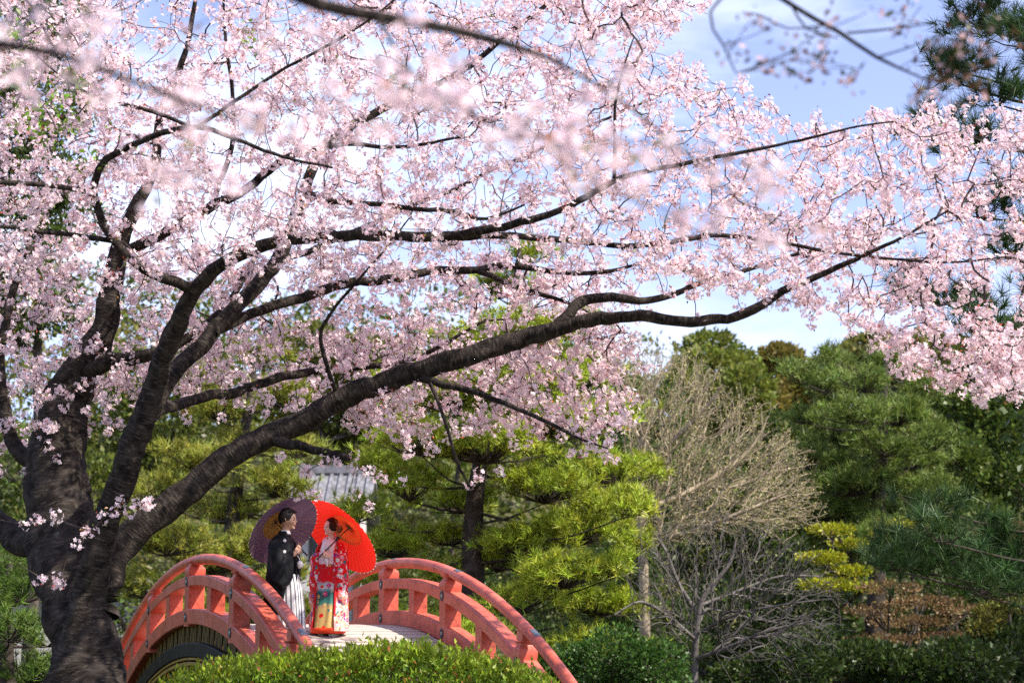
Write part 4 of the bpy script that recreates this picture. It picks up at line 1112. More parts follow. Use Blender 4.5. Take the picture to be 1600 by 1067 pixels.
# PEOPLE
# ------------------------------------------------------------------ tea house and garden wall glimpsed behind the pines
M['plaster'] = noise_mat('aged_plaster', (0.40, 0.39, 0.39), (0.56, 0.55, 0.54), 2, 0.9, 0.1)
M['tile'] = noise_mat('grey_roof_tile', (0.11, 0.11, 0.12), (0.22, 0.22, 0.24), 3, 0.6, 0.2)
M['timber'] = noise_mat('dark_timber', (0.04, 0.03, 0.025), (0.09, 0.07, 0.055), 4, 0.8, 0.2, stretch=(1, 1, .2))
c0 = at(515, 1010, 56.0)
house = empty('tea_house', (c0[0], c0[1], float(gz(c0[0], c0[1]))), 'small garden house with pale wall and grey tiled roof between the pines', 'building')
S = 56.0 / FPX
hz_e, hz_r = (1010 - 808) * S + CAMZ, (1010 - 752) * S + CAMZ
hw, hd = 1.35, 2.2
pyd('wall', *blk(-hw + .4, hw - .4, -hd + .5, hd - .5, 0, hz_e), M['plaster'], house)
for sgn in (-1, 1):
    V = [(-hw, sgn * hd, hz_e - .25), (hw, sgn * hd, hz_e - .25), (hw, 0, hz_r), (-hw, 0, hz_r)]
    rf = pyd('roof', V + [(a, b, c - .14) for a, b, c in V], [(0, 1, 2, 3), (4, 7, 6, 5), (0, 4, 5, 1), (1, 5, 6, 2), (2, 6, 7, 3), (3, 7, 4, 0)], M['tile'], house)
    Lr = math.hypot(hd, hz_r - hz_e + .25); ang = math.atan2(hz_r - hz_e + .25, hd)
    for i in range(9):
        o = copy_part('tile_row', lambda: pyd('tile_row', *blk(-.06, .06, 0, Lr, 0.0, .07), M['tile'], None, bevel=.02), rf, (-hw + .2 + i * (2 * hw - .4) / 8, sgn * hd, hz_e - .245), (0, 0, 0))
        o.rotation_euler = (ang, 0, 0) if sgn < 0 else (ang, 0, math.pi)
pyd('ridge', *blk(-hw - .1, hw + .1, -.16, .16, hz_r - .05, hz_r + .25), M['tile'], house, bevel=.05)
for x in (-hw + .42, hw - .42):
    pyd('timber_post', *blk(x - .09, x + .09, -hd + .42, -hd + .58, 0, hz_e - .12), M['timber'], house)
for x in (0,):
    w = pyd('window', *blk(x - .5, x + .5, -hd + .46, -hd + .53, hz_e - 1.7, hz_e - .8), M['timber'], house)
    pyd('pane', *blk(x - .42, x + .42, -hd + .45, -hd + .47, hz_e - 1.62, hz_e - .88), plain('dark_pane', (.05, .06, .07), .1, .5), w)
c0 = at(180, 1010, 61.0)
gw = empty('garden_wall', (c0[0], c0[1], float(gz(c0[0], c0[1]))), 'white plaster garden wall with grey tile coping behind the cherry trunk', 'wall')
S = 61.0 / FPX
wt_ = (1010 - 935) * S + CAMZ; wl = 400 * S
pyd('plaster_panel', *blk(-wl * .75, wl * .8, -.15, .15, -.2, wt_), M['plaster'], gw)
V = [(-wl * .76, -.55, wt_ - .05), (wl * .81, -.55, wt_ - .05), (wl * .81, 0, wt_ + .45), (-wl * .76, 0, wt_ + .45), (-wl * .76, .55, wt_ - .05), (wl * .81, .55, wt_ - .05)]
cp = pyd('coping', V, [(0, 1, 2, 3), (3, 2, 5, 4), (0, 4, 5, 1), (0, 3, 4), (1, 5, 2)], M['tile'], gw)
for i in range(46):
    o = copy_part('coping_tile', lambda: pyd('coping_tile', *blk(-.05, .05, 0, .74, 0, .06), M['tile'], None, bevel=.015), cp, (-wl * .75 + i * wl * 1.55 / 45, -.55, wt_ - .045), (math.atan2(.5, .55), 0, 0))

# ------------------------------------------------------------------ people
def capsule(p0, p1, r0, r1, n=14):
    p0, p1 = np.array(p0, float), np.array(p1, float)
    L = np.linalg.norm(p1 - p0); d = (p1 - p0) / max(L, 1e-6)
    P, R = [], []
    for a in np.linspace(-math.pi / 2 + .06, 0, 5): P.append(p0 + d * r0 * math.sin(a)); R.append(r0 * math.cos(a))
    for a in np.linspace(0, math.pi / 2 - .06, 5): P.append(p1 + d * r1 * math.sin(a)); R.append(r1 * math.cos(a))
    V, F = tubes(np.array(P)[None], np.array(R)[None], n)
    k = len(V)
    V = np.vstack([V, P[0][None] - d * r0 * .01, P[-1][None] + d * r1 * .01])
    F = [tuple(f) for f in F] + [(k, (j + 1) % n, j) for j in range(n)] + [(k + 1, 9 * n + j, 9 * n + (j + 1) % n) for j in range(n)]
    return V, F


def ellipsoid(c, r, rot=0.0, nu=20, nv=14, f=None):
    V, F = [], []
    for i in range(nv + 1):
        ph = -math.pi / 2 + math.pi * i / nv
        for j in range(nu):
            th = 2 * math.pi * j / nu
            q = np.array([math.cos(ph) * math.cos(th), math.cos(ph) * math.sin(th), math.sin(ph)])
            if f: q = f(q)
            q = q * np.array(r)
            V.append((c[0] + q[0] * math.cos(rot) - q[1] * math.sin(rot), c[1] + q[0] * math.sin(rot) + q[1] * math.cos(rot), c[2] + q[2]))
    for i in range(nv):
        for j in range(nu): F.append((i * nu + j, i * nu + (j + 1) % nu, (i + 1) * nu + (j + 1) % nu, (i + 1) * nu + j))
    return np.array(V), F


def fuse(name, pieces, mat, parent, voxel=0.0095, smooth=2):
    """closed pieces melted into one continuous surface"""
    V, F, n = [], [], 0
    for v, f in pieces:
        V.append(np.asarray(v)); F += [tuple(int(q) + n for q in a) for a in f]; n += len(v)
    me = bpy.data.meshes.new(name); me.from_pydata([tuple(v) for v in np.concatenate(V)], [], F); me.update()
    bm = bmesh.new(); bm.from_mesh(me); bmesh.ops.recalc_face_normals(bm, faces=bm.faces); bm.to_mesh(me); bm.free()
    o = bpy.data.objects.new(name, me); col.objects.link(o)
    m = o.modifiers.new('r', 'REMESH'); m.mode = 'VOXEL'; m.voxel_size = voxel; m.use_smooth_shade = True
    s_ = o.modifiers.new('s', 'SMOOTH'); s_.factor = 0.5; s_.iterations = smooth
    dg = bpy.context.evaluated_depsgraph_get()
    nm = bpy.data.meshes.new_from_object(o.evaluated_get(dg))
    o.modifiers.clear(); o.data = nm; nm.name = name
    bpy.data.meshes.remove(me)
    nm.materials.clear(); nm.materials.append(mat)
    nm.shade_smooth()
    o.parent = parent
    return o


def head_pieces(c, h, yaw, female=False):
    """head of height h centred at c, facing yaw"""
    ca, sa = math.cos(yaw), math.sin(yaw)
    def L(x, y, z): return (c[0] + (x * ca - y * sa) * h, c[1] + (x * sa + y * ca) * h, c[2] + z * h)
    def shape(q):
        q = q.copy()
        if q[2] < 0:
            q[0] *= 1 + 0.02 * q[2]; q[1] *= 1 + 0.34 * q[2]
            if q[0] < 0: q[0] *= 1 + 0.45 * q[2]
        return q
    P = [ellipsoid(c, (0.41 * h, 0.335 * h, 0.5 * h), yaw, f=shape)]
    P.append(capsule(L(.37, 0, .02), L(.455, 0, -.10), .022 * h, .04 * h))       # nose
    P.append(capsule(L(.40, -.03, -.135), L(.40, .03, -.135), .026 * h, .026 * h))  # nostrils
    P.append(capsule(L(.37, -.06, -.235), L(.37, .06, -.235), .038 * h, .038 * h))  # lips
    P.append(capsule(L(.285, -.04, -.40), L(.285, .04, -.40), .08 * h, .08 * h))  # chin
    P.append(capsule(L(.345, -.15, .085), L(.345, .15, .085), .04 * h, .04 * h))  # brow
    for s in (-1, 1):
        P.append(capsule(L(.27, s * .18, -.10), L(.20, s * .22, -.12), .09 * h, .08 * h))   # cheeks
        P.append(capsule(L(-.03, s * .335, .03), L(-.0, s * .325, -.12), .045 * h, .03 * h)) # ears
    return P, L


def hand_pieces(wrist, palm, grip, axis, side=1, r=0.0085):
    """palm between wrist and palm point; fingers curl round a shaft through grip along axis"""
    w, p, g_, a = [np.array(q, float) for q in (wrist, palm, grip, axis)]
    a = a / np.linalg.norm(a)
    f = g_ - p; f = f - a * (f @ a); fl = np.linalg.norm(f); f = f / (fl + 1e-6)
    nrm = np.cross(a, f) * side
    P = [capsule(w, p, .026, .03), capsule(p - a * .03, p + a * .03, .02, .021)]
    lens = [.9, 1.0, .97, .8]
    for i in range(4):
        b = p + a * (-.033 + .022 * i) + nrm * .012
        k1 = b + f * .034 * lens[i] + nrm * .016
        k2 = k1 + f * .024 * lens[i] - nrm * .016
        k3 = k2 - f * .010 - nrm * .024 * lens[i]
        P += [capsule(b, k1, r * 1.1, r), capsule(k1, k2, r, r * .95), capsule(k2, k3, r * .95, r * .8)]
    t0 = p + a * .038 - nrm * .008; t1 = t0 + a * .018 + f * .03 - nrm * .014; t2 = t1 + f * .028 + nrm * .002
    P += [capsule(t0, t1, r * 1.3, r * 1.1), capsule(t1, t2, r * 1.1, r * .9)]
    return P


def loft(rings, cap=True):
    k = len(rings[0]); V = np.concatenate([np.asarray(r) for r in rings])
    F = [(i * k + j, i * k + (j + 1) % k, (i + 1) * k + (j + 1) % k, (i + 1) * k + j) for i in range(len(rings) - 1) for j in range(k)]
    if cap: F += [tuple(range(k))[::-1], tuple((len(rings) - 1) * k + j for j in range(k))]
    return V, F


def ring(cx, cy, z, rx, ry, n=56, e=2.4, fold=0.0, fn=9, ph=0.0, tilt=0.0):
    a = np.linspace(0, 2 * math.pi, n, endpoint=False)
    c, s = np.cos(a), np.sin(a)
    k = 1 + fold * (np.sin(fn * a + ph) + .5 * np.sin((fn * 2 + 1) * a + ph * 2))
    x = np.sign(c) * np.abs(c) ** (2 / e) * rx * k; y = np.sign(s) * np.abs(s) ** (2 / e) * ry * k
    return np.stack([cx + x, cy + y, z + tilt * x], -1)


def robe(name, secs, mat, parent, n=56, e=2.4, sub=6, smooth=True):
    """secs: (z, cx, cy, rx, ry, fold, tilt)"""
    secs = np.array(secs, float)
    t = np.linspace(0, len(secs) - 1, (len(secs) - 1) * sub + 1)
    S_ = np.stack([np.interp(t, np.arange(len(secs)), secs[:, i]) for i in range(secs.shape[1])], -1)
    ker = np.array([.25, .5, .25])
    for _ in range(3):
        S2 = S_.copy(); S2[1:-1] = .25 * S_[:-2] + .5 * S_[1:-1] + .25 * S_[2:]; S_ = S2
    R_ = [ring(q[1], q[2], q[0], q[3], q[4], n, e, q[5], 8, .7 * i / sub, q[6]) for i, q in enumerate(S_)]
    V, F = loft(R_)
    return pyd(name, V, F, mat, parent, smooth_ang=1.0)


def sleeve(name, path, mat, parent, n=28):
    """hanging bag sleeve: (x, y, z_top, drop, half_thick, dirx, diry) sections run from shoulder to cuff"""
    R_ = []
    for (x, y, zt, drop, th, dx, dy) in path:
        a = np.linspace(0, 2 * math.pi, n, endpoint=False)
        c, s = np.cos(a), np.sin(a)
        u = np.sign(c) * np.abs(c) ** .7 * th; v = np.sign(s) * np.abs(s) ** .55 * drop / 2
        nx, ny = -dy, dx
        wob = 1 + .25 * np.sin(v * 22 + x * 9)
        R_.append(np.stack([x + u * nx * wob, y + u * ny * wob, zt - drop / 2 + v], -1))
    V, F = loft(R_)
    return pyd(name, V, F, mat, parent, smooth_ang=1.1)


M['skin_m'] = noise_mat('skin_tan', (0.52, 0.30, 0.20), (0.57, 0.34, 0.235), 20, 0.5, 0.0)
M['skin_f'] = noise_mat('skin_fair', (0.74, 0.52, 0.42), (0.78, 0.56, 0.46), 20, 0.5, 0.0)
M['hair'] = noise_mat('black_hair', (0.010, 0.008, 0.008), (0.028, 0.022, 0.02), 40, 0.6, 0.4, stretch=(1, 1, .2), spec=.2)
M['hair_f'] = noise_mat('dark_brown_hair', (0.014, 0.009, 0.007), (0.04, 0.024, 0.018), 40, 0.6, 0.4, stretch=(1, 1, .2), spec=.2)
M['haori'] = noise_mat('black_silk', (0.006, 0.007, 0.008), (0.012, 0.013, 0.015), 6, 0.6, 0.15, bump_scale=9, spec=.12)
M['white_silk'] = noise_mat('white_silk', (0.74, 0.72, 0.70), (0.82, 0.80, 0.78), 8, 0.6, 0.1)
M['pink_silk'] = noise_mat('pale_pink_silk', (0.72, 0.50, 0.55), (0.80, 0.64, 0.67), 14, 0.6, 0.1)
M['lip'] = plain('lip', (0.45, 0.05, 0.05), .4)
M['dark'] = plain('dark_iris', (0.01, 0.008, 0.008), .3)
M['hem'] = plain('orange_red_padded_hem', (0.75, 0.06, 0.012), .6)
M['black_pole'] = plain('black_lacquer_pole', (0.015, 0.013, 0.012), .3, .5)
M['bamboo'] = noise_mat('bamboo_rib', (0.42, 0.22, 0.06), (0.55, 0.32, 0.10), 10, .6, 0)


def stripe_mat():
    m, nt, bs, out = new_mat('striped_hakama_silk'); N, Lk = nt.nodes, nt.links
    t = N.new('ShaderNodeTexCoord'); w = N.new('ShaderNodeTexWave'); w.wave_type = 'BANDS'; w.bands_direction = 'Y'
    mpn = N.new('ShaderNodeMapping'); mpn.inputs['Rotation'].default_value = (0, 0, .6)
    w.inputs['Scale'].default_value = 6; w.inputs['Distortion'].default_value = .3
    r = N.new('ShaderNodeValToRGB'); r.color_ramp.elements[0].color = (.10, .10, .11, 1); r.color_ramp.elements[1].color = (.62, .61, .62, 1)
    r.color_ramp.elements[0].position = .25; r.color_ramp.elements[1].position = .5
    Lk.new(t.outputs['Object'], mpn.inputs['Vector']); Lk.new(mpn.outputs['Vector'], w.inputs['Vector']); Lk.new(w.outputs['Fac'], r.inputs['Fac']); Lk.new(r.outputs['Color'], bs.inputs['Base Color'])
    bs.inputs['Roughness'].default_value = .6
    return m


def kimono_mat(name, zstops, flower_cut, scale, palette):
    """silk whose ground colour changes with height, strewn with dyed blossoms"""
    m, nt, bs, out = new_mat(name); N, Lk = nt.nodes, nt.links
    t = N.new('ShaderNodeTexCoord'); sp = N.new('ShaderNodeSeparateXYZ'); Lk.new(t.outputs['Object'], sp.inputs[0])
    n0 = N.new('ShaderNodeTexNoise'); n0.inputs['Scale'].default_value = 5; Lk.new(t.outputs['Object'], n0.inputs['Vector'])
    ad = N.new('ShaderNodeMath'); ad.operation = 'MULTIPLY_ADD'; ad.inputs[1].default_value = .16
    Lk.new(n0.outputs['Fac'], ad.inputs[0]); Lk.new(sp.outputs['Z'], ad.inputs[2])
    sc_ = N.new('ShaderNodeMath'); sc_.operation = 'MULTIPLY'; sc_.inputs[1].default_value = 1 / 1.5; Lk.new(ad.outputs[0], sc_.inputs[0])
    r = N.new('ShaderNodeValToRGB'); r.color_ramp.interpolation = 'LINEAR'
    el = r.color_ramp.elements
    while len(el) > 1: el.remove(el[0])
    el[0].position = (zstops[0][0] + .08) / 1.5; el[0].color = (*zstops[0][1], 1)
    for z, c in zstops[1:]:
        e = el.new((z + .08) / 1.5); e.color = (*c, 1)
    Lk.new(sc_.outputs[0], r.inputs['Fac'])
    prev = r.outputs['Color']
    for i, (sc, cut, pal, seed) in enumerate([(scale, flower_cut, palette[0], 0.0), (scale * 1.9, flower_cut * .85, palette[1], 3.7)]):
        mpn = N.new('ShaderNodeMapping'); mpn.inputs['Location'].default_value = (seed, seed * .7, seed * .3)
        nn = N.new('ShaderNodeTexNoise'); nn.inputs['Scale'].default_value = sc * 2.4
        mxn = N.new('ShaderNodeMixRGB'); mxn.inputs['Fac'].default_value = .045
        Lk.new(t.outputs['Object'], mpn.inputs['Vector']); Lk.new(mpn.outputs['Vector'], nn.inputs['Vector'])
        Lk.new(mpn.outputs['Vector'], mxn.inputs['Color1']); Lk.new(nn.outputs['Color'], mxn.inputs['Color2'])
        v = N.new('ShaderNodeTexVoronoi'); v.inputs['Scale'].default_value = sc
        Lk.new(mxn.outputs['Color'], v.inputs['Vector'])
        hs = N.new('ShaderNodeSeparateColor'); Lk.new(v.outputs['Color'], hs.inputs[0])
        pr = N.new('ShaderNodeValToRGB'); pr.color_ramp.interpolation = 'CONSTANT'
        pe_ = pr.color_ramp.elements
        while len(pe_) > 1: pe_.remove(pe_[0])
        pe_[0].position = 0; pe_[0].color = (*pal[0], 1)
        for j, c in enumerate(pal[1:]):
            e = pe_.new((j + 1) / len(pal)); e.color = (*c, 1)
        Lk.new(hs.outputs[0], pr.inputs['Fac'])
        lt = N.new('ShaderNodeMath'); lt.operation = 'LESS_THAN'; lt.inputs[1].default_value = cut
        Lk.new(v.outputs['Distance'], lt.inputs[0])
        # paler ring towards each blossom's heart
        rg = N.new('ShaderNodeMath'); rg.operation = 'LESS_THAN'; rg.inputs[1].default_value = cut * .38; Lk.new(v.outputs['Distance'], rg.inputs[0])
        mh = N.new('ShaderNodeMixRGB'); mh.inputs['Color2'].default_value = (.75, .45, .12, 1) if i else (.82, .72, .74, 1)
        mr = N.new('ShaderNodeMath'); mr.operation = 'MULTIPLY'; mr.inputs[1].default_value = .6; Lk.new(rg.outputs[0], mr.inputs[0])
        Lk.new(mr.outputs[0], mh.inputs['Fac']); Lk.new(pr.outputs['Color'], mh.inputs['Color1'])
        mm = N.new('ShaderNodeMixRGB'); Lk.new(lt.outputs[0], mm.inputs['Fac']); Lk.new(prev, mm.inputs['Color1']); Lk.new(mh.outputs['Color'], mm.inputs['Color2'])
        prev = mm.outputs['Color']
    Lk.new(prev, bs.inputs['Base Color']); bs.inputs['Roughness'].default_value = .6; bs.inputs['Specular IOR Level'].default_value = .15
    return m


RED, WHT, PNK, MAG, PUR, TEAL, GLD = (.70, .008, .014), (.80, .72, .72), (.75, .30, .36), (.55, .03, .16), (.20, .05, .30), (.02, .20, .21), (.55, .36, .12)
M['uchikake'] = kimono_mat('red_flowered_robe', [(0.0, (.60, .40, .30)), (.28, (.66, .42, .30)), (.50, (.66, .26, .18)), (.62, RED), (1.5, RED)], 0.45, 14, [[WHT, PNK, WHT, PUR, MAG, WHT, (.70, .55, .58), TEAL], [RED, WHT, MAG, TEAL, PNK, RED]])
M['inner'] = kimono_mat('gold_and_red_front', [(0.0, GLD), (.38, (.58, .40, .15)), (.43, (.06, .22, .18)), (.57, (.03, .10, .10)), (.60, (.10, .25, .24)), (.64, (.62, .60, .60)), (.70, (.40, .45, .50)), (.725, RED), (1.5, RED)], .30, 10, [[GLD, MAG, GLD, RED, TEAL, GLD, RED, (.60, .50, .40)], [RED, GLD, GLD, TEAL, RED, GLD]])

# ---- groom
my = 23.39; mxw = (446 - 800) / FPX * my
groom_yaw = math.radians(-12)
groom = empty('person', (mxw, my, deck_z(mxw, my) + .004), 'person in black crested kimono jacket and striped trousers holding the purple parasol', 'person', rz=groom_yaw)
gH = (0.04, 0.0, 1.625)
hp, HL = head_pieces(gH, .265, math.radians(4))
gripA = np.array([.23, -.02, 1.25]); gax = np.array([-.62, .40, .60])
body = hp + [capsule((-.01, 0, 1.38), (.02, 0, 1.53), .062, .056), capsule((-.02, -.10, 1.30), (-.02, .10, 1.30), .10, .10), capsule((0, 0, 1.25), (0, 0, .95), .14, .13), capsule((0, -.06, .90), (0, .06, .90), .13, .13)]
for s in (-1, 1):
    body += [capsule((-.02, s * .12, 1.31), (-.02, s * .16, 1.29), .065, .055), capsule((-.02, s * .18, 1.27), (.01, s * .235, 1.05), .045, .04), capsule((.01, s * .235, 1.05), (.17, s * .07 - .015, 1.20 + .02 * s), .042, .030),
             capsule((0, s * .09, .88), (.02, s * .10, .48), .085, .06), capsule((.02, s * .10, .48), (0, s * .10, .10), .058, .04), capsule((-.03, s * .10, .045), (.13, s * .11, .035), .04, .034)]
body += hand_pieces((.165, -.085, 1.18), (.195, -.055, 1.215), gripA, gax, 1) + hand_pieces((.165, .055, 1.22), (.20, .02, 1.255), gripA + gax * .06, gax, -1)
fuse('body', body, M['skin_m'], groom)
def hair_cap(q):
    q = q.copy()
    return q
hairs = []
V, F = ellipsoid(HL(-.055, 0, .10), (.43 * .265, .375 * .265, .47 * .265), math.radians(4), 28, 20)
bm = bmesh.new(); vv = [bm.verts.new(v) for v in V]
for f in F:
    try: bm.faces.new([vv[i] for i in f])
    except Exception: pass
bmesh.ops.remove_doubles(bm, verts=bm.verts, dist=.0005)
def cutface(bm, co, no):
    bmesh.ops.bisect_plane(bm, geom=bm.verts[:] + bm.edges[:] + bm.faces[:], plane_co=co, plane_no=no, clear_outer=True)
cutface(bm, HL(.28, 0, .20), (.93, 0, -.36))
cutface(bm, HL(-.05, 0, -.10), (.30, 0, -.95))
bmesh.ops.holes_fill(bm, edges=[e for e in bm.edges if e.is_boundary])
for v in bm.verts:
    v.co += Vector((random.gauss(0, .002), random.gauss(0, .002), random.gauss(.002, .004)))
me = bpy.data.meshes.new('hair'); bm.to_mesh(me); bm.free(); me.shade_smooth()
hair = link('hair', me, M['hair'], groom)
tuf = []
for i in range(150):
    a = random.uniform(0, 2 * math.pi); r_ = math.sqrt(random.random())
    b = np.array(HL(-.02 + .30 * r_ * math.cos(a), .28 * r_ * math.sin(a), .44 - .16 * r_ * r_))
    tip = b + np.array([.035 + random.gauss(0, .012), random.gauss(0, .015), .022 + random.gauss(0, .008)])
    tuf.append(np.stack([b, (b + tip) / 2 + [0, 0, .006], tip]))
V, F = tubes(np.array(tuf), np.tile([.007, .005, .001], (len(tuf), 1)), 4)
link('hair_tufts', mk_mesh('hair_tufts', V, F, None, True), M['hair'], hair, 'stuff')
for s in (-1, 1):
    pyd('eye', *ellipsoid(HL(.365, s * .15, .0), (.012, .016, .005), 0, 10, 6), M['dark'], groom)
    pyd('eyebrow', *capsule(HL(.385, s * .07, .095), HL(.335, s * .22, .10), .004, .003, 6), M['hair'], groom)
pyd('lips', *capsule(HL(.405, -.05, -.235), HL(.405, .05, -.235), .005, .005, 6), plain('groom_lips', (.38, .14, .11), .5), groom)
M['hakama'] = stripe_mat()
robe('hakama', [(.92, .02, 0, .17, .18, 0, 0), (.70, .04, 0, .21, .20, .02, 0), (.40, .05, 0, .24, .22, .05, 0), (.04, .05, 0, .25, .24, .07, 0)], M['hakama'], groom, 72)
hao = robe('jacket', [(1.44, -.02, 0, .075, .085, 0, 0), (1.405, -.02, 0, .105, .17, 0, 0), (1.36, -.025, 0, .135, .215, 0, 0), (1.26, -.02, 0, .165, .225, 0, 0), (1.10, -.02, 0, .185, .225, .01, 0), (.95, -.02, 0, .19, .225, .01, 0), (.70, -.03, 0, .205, .23, .02, 0), (.40, -.035, 0, .215, .235, .035, .06)], M['haori'], groom, 72)
for s in (-1, 1):
    sleeve('sleeve', [(-.04, s * .17, 1.39, .16, .075, 0, s), (-.03, s * .235, 1.345, .30, .085, .2, s * .98), (-.005, s * .285, 1.27, .46, .085, .6, s * .5), (.07, s * .255, 1.22, .50, .07, .9, -s * .4), (.13, s * .16, 1.245, .46, .055, .8, -s * .6), (.155, s * .11, 1.25, .40, .042, .8, -s * .6)], M['haori'], groom)
for (x, y, z, yaw_) in [(.075, -.205, 1.345, -1.2), (.10, -.275, 1.20, -1.0)]:
    V, F = disc_stud(.021, .004, [(1, -2), (1, .6), (.8, 1)], 14)
    c_, s__ = math.cos(yaw_ + math.pi / 2), math.sin(yaw_ + math.pi / 2)
    V = [(x + a * c_ - b * s__, y + a * s__ + b * c_, z + c) for a, b, c in V]
    pyd('crest', V, F, M['white_silk'], hao)
V, F = loft([ring(.0, 0, 1.415, .085, .092, 24), ring(-.005, 0, 1.475, .068, .074, 24), ring(-.005, 0, 1.475, .060, .066, 24), ring(0, 0, 1.41, .07, .08, 24)], False)
pyd('collar', V, F, M['haori'], groom, smooth_ang=1.0)
V, F = loft([ring(.012, 0, 1.44, .068, .072, 24), ring(.01, 0, 1.485, .060, .064, 24), ring(.01, 0, 1.485, .055, .060, 24), ring(.012, 0, 1.44, .06, .066, 24)], False)
pyd('white_undercollar', V, F, M['white_silk'], groom, smooth_ang=1.0)
for s in (-1, 1):   # the jacket's open front edges
    pts_ = np.array([(.09, s * .05, 1.38), (.155, s * .055, 1.20), (.185, s * .06, .95), (.20, s * .075, .68), (.205, s * .09, .42)])
    q, rq = smooth_path(pts_, np.full(5, .016), .05)
    pyd('lapel', *[a for a in tubes(q[None], rq[None], 8)], M['haori'], groom, smooth_ang=1.0)
def fluff(q):
    k_ = 1 + .10 * math.sin(9 * q[0] + 4 * q[2]) * math.sin(8 * q[1]) + .05 * math.sin(17 * q[2] + 5 * q[0])
    return q * k_
V, F = ellipsoid((.235, -.05, 1.045), (.042, .042, .048), 0, 24, 16, fluff)
pyd('white_pompom', V, F, M['white_silk'], groom, smooth_ang=1.2)
q, rq = smooth_path(np.array([(.19, -.05, 1.16), (.225, -.05, 1.12), (.235, -.05, 1.08)]), np.full(3, .007), .02)
pyd('white_cord', *tubes(q[None], rq[None], 6), M['white_silk'], groom)

# ---- bride
byw = 24.45; bxw = (519 - 800) / FPX * byw
bride_yaw = math.radians(-90 - 18)
bride = empty('person', (bxw, byw, deck_z(bxw, byw) - .025), 'person in red flowered wedding kimono with gold front holding the red parasol', 'person', rz=bride_yaw)
bHy = math.radians(-40)
bHc = (.015, 0.0, 1.465)
hp, BL = head_pieces(bHc, .235, bHy, True)
def b_local(v):          # world offset -> bride's local frame
    c_, s_ = math.cos(-bride_yaw), math.sin(-bride_yaw)
    return np.array([v[0] * c_ - v[1] * s_, v[0] * s_ + v[1] * c_, v[2]])
bax = b_local(np.array([.577, .485, .656]))
gripB = np.array([.225, 0.0, 1.12])
body = hp + [capsule((-.01, 0, 1.22), (.0, 0, 1.37), .05, .045), capsule((-.02, -.08, 1.18), (-.02, .08, 1.18), .085, .085), capsule((0, 0, 1.12), (0, 0, .88), .115, .115), capsule((0, -.05, .82), (0, .05, .82), .12, .12)]
for s in (-1, 1):
    body += [capsule((-.02, s * .11, 1.20), (-.02, s * .155, 1.18), .06, .05), capsule((-.02, s * .16, 1.17), (.02, s * .20, .96), .044, .036), capsule((.02, s * .20, .96), (.165, s * .06, 1.07), .034, .024),
             capsule((0, s * .08, .80), (.02, s * .08, .42), .08, .055), capsule((.02, s * .08, .42), (0, s * .08, .08), .05, .034), capsule((-.02, s * .08, .05), (.11, s * .085, .04), .034, .028)]
body += hand_pieces((.165, -.055, 1.07), (.195, -.03, 1.10), gripB, bax, 1, .0075) + hand_pieces((.16, .06, 1.05), (.19, .035, 1.075), gripB - bax * .05, bax, -1, .0075)
fuse('body', body, M['skin_f'], bride)
def B3(x, y, z): return BL(x, y, z)
hpz = [ellipsoid(B3(-.06, 0, .10), (.43 * .235, .385 * .235, .47 * .235), bHy, 24, 18)]
bm = bmesh.new(); V, F = hpz[0]; vv = [bm.verts.new(v) for v in V]
for f in F: bm.faces.new([vv[i] for i in f])
bmesh.ops.remove_doubles(bm, verts=bm.verts, dist=.0005)
fw = Vector((math.cos(bHy), math.sin(bHy), 0))
cutface(bm, B3(.20, 0, .24), (fw * .75 + Vector((0, 0, -.66))))
cutface(bm, B3(0, 0, -.22), (fw * .15 + Vector((0, 0, -.98))))
bmesh.ops.holes_fill(bm, edges=[e for e in bm.edges if e.is_boundary])
me = bpy.data.meshes.new('hair'); bm.to_mesh(me); bm.free(); me.shade_smooth()
hair = link('hair', me, M['hair_f'], bride)
def wavy(q): return q * (1 + .05 * math.sin(10 * q[2] + 6 * q[1]))
pyd('hair_bun', *ellipsoid(B3(-.46, 0, -.10), (.062, .066, .060), bHy, 20, 14, wavy), M['hair_f'], hair, smooth_ang=1.2)
for sd in (-1, 1):
    pyd('hair_side', *ellipsoid(B3(-.02, sd * .30, .06), (.075, .022, .07), bHy, 16, 10, wavy), M['hair_f'], hair, smooth_ang=1.2)
pink_m = plain('pink_hair_flower', (.72, .16, .34), .6); gold_m = plain('gold_hair_pin', (.45, .30, .06), .4, .5, .5); green_m = plain('green_hair_leaf', (.10, .16, .04), .6)
orn = empty('hair_ornament_tmp', (0, 0, 0), 'x', 'x'); bpy.data.objects.remove(orn)
fl = []
for i, (fx, fy, fz, rr) in enumerate([(-.30, .34, .18, .026), (-.36, .30, .08, .022), (-.42, .30, -.02, .018), (-.34, .33, .0, .018)]):
    cpt = np.array(B3(fx, fy, fz)); nrm = np.array([-math.sin(bHy), math.cos(bHy), .2])
    V, F = flowers(np.repeat(cpt[None], 2, 0) + np.array([[0, 0, 0], nrm * .006]), np.repeat(nrm[None], 2, 0), np.array([rr, rr * .7]))
    link('hair_flower', mk_mesh('hair_flower', V, F), pink_m if i < 2 else gold_m, hair)
Lc = np.repeat(np.array([B3(-.40, .30, -.06)]), 16, 0) + rng.normal(0, .016, (16, 3))
V, F = leaf_quads(Lc, rand_dirs(16), .03, .5)
link('hair_leaves', mk_mesh('hair_leaves', V, F), green_m, hair)
for s in (-1, 1):
    pyd('eye', *ellipsoid(B3(.37, s * .15, .0), (.010, .014, .005), bHy, 10, 6), M['dark'], bride)
    pyd('eyebrow', *capsule(B3(.385, s * .07, .09), B3(.335, s * .21, .095), .003, .002, 6), M['hair_f'], bride)
pyd('lips', *capsule(B3(.405, -.045, -.235), B3(.405, .045, -.235), .006, .006, 6), M['lip'], bride)
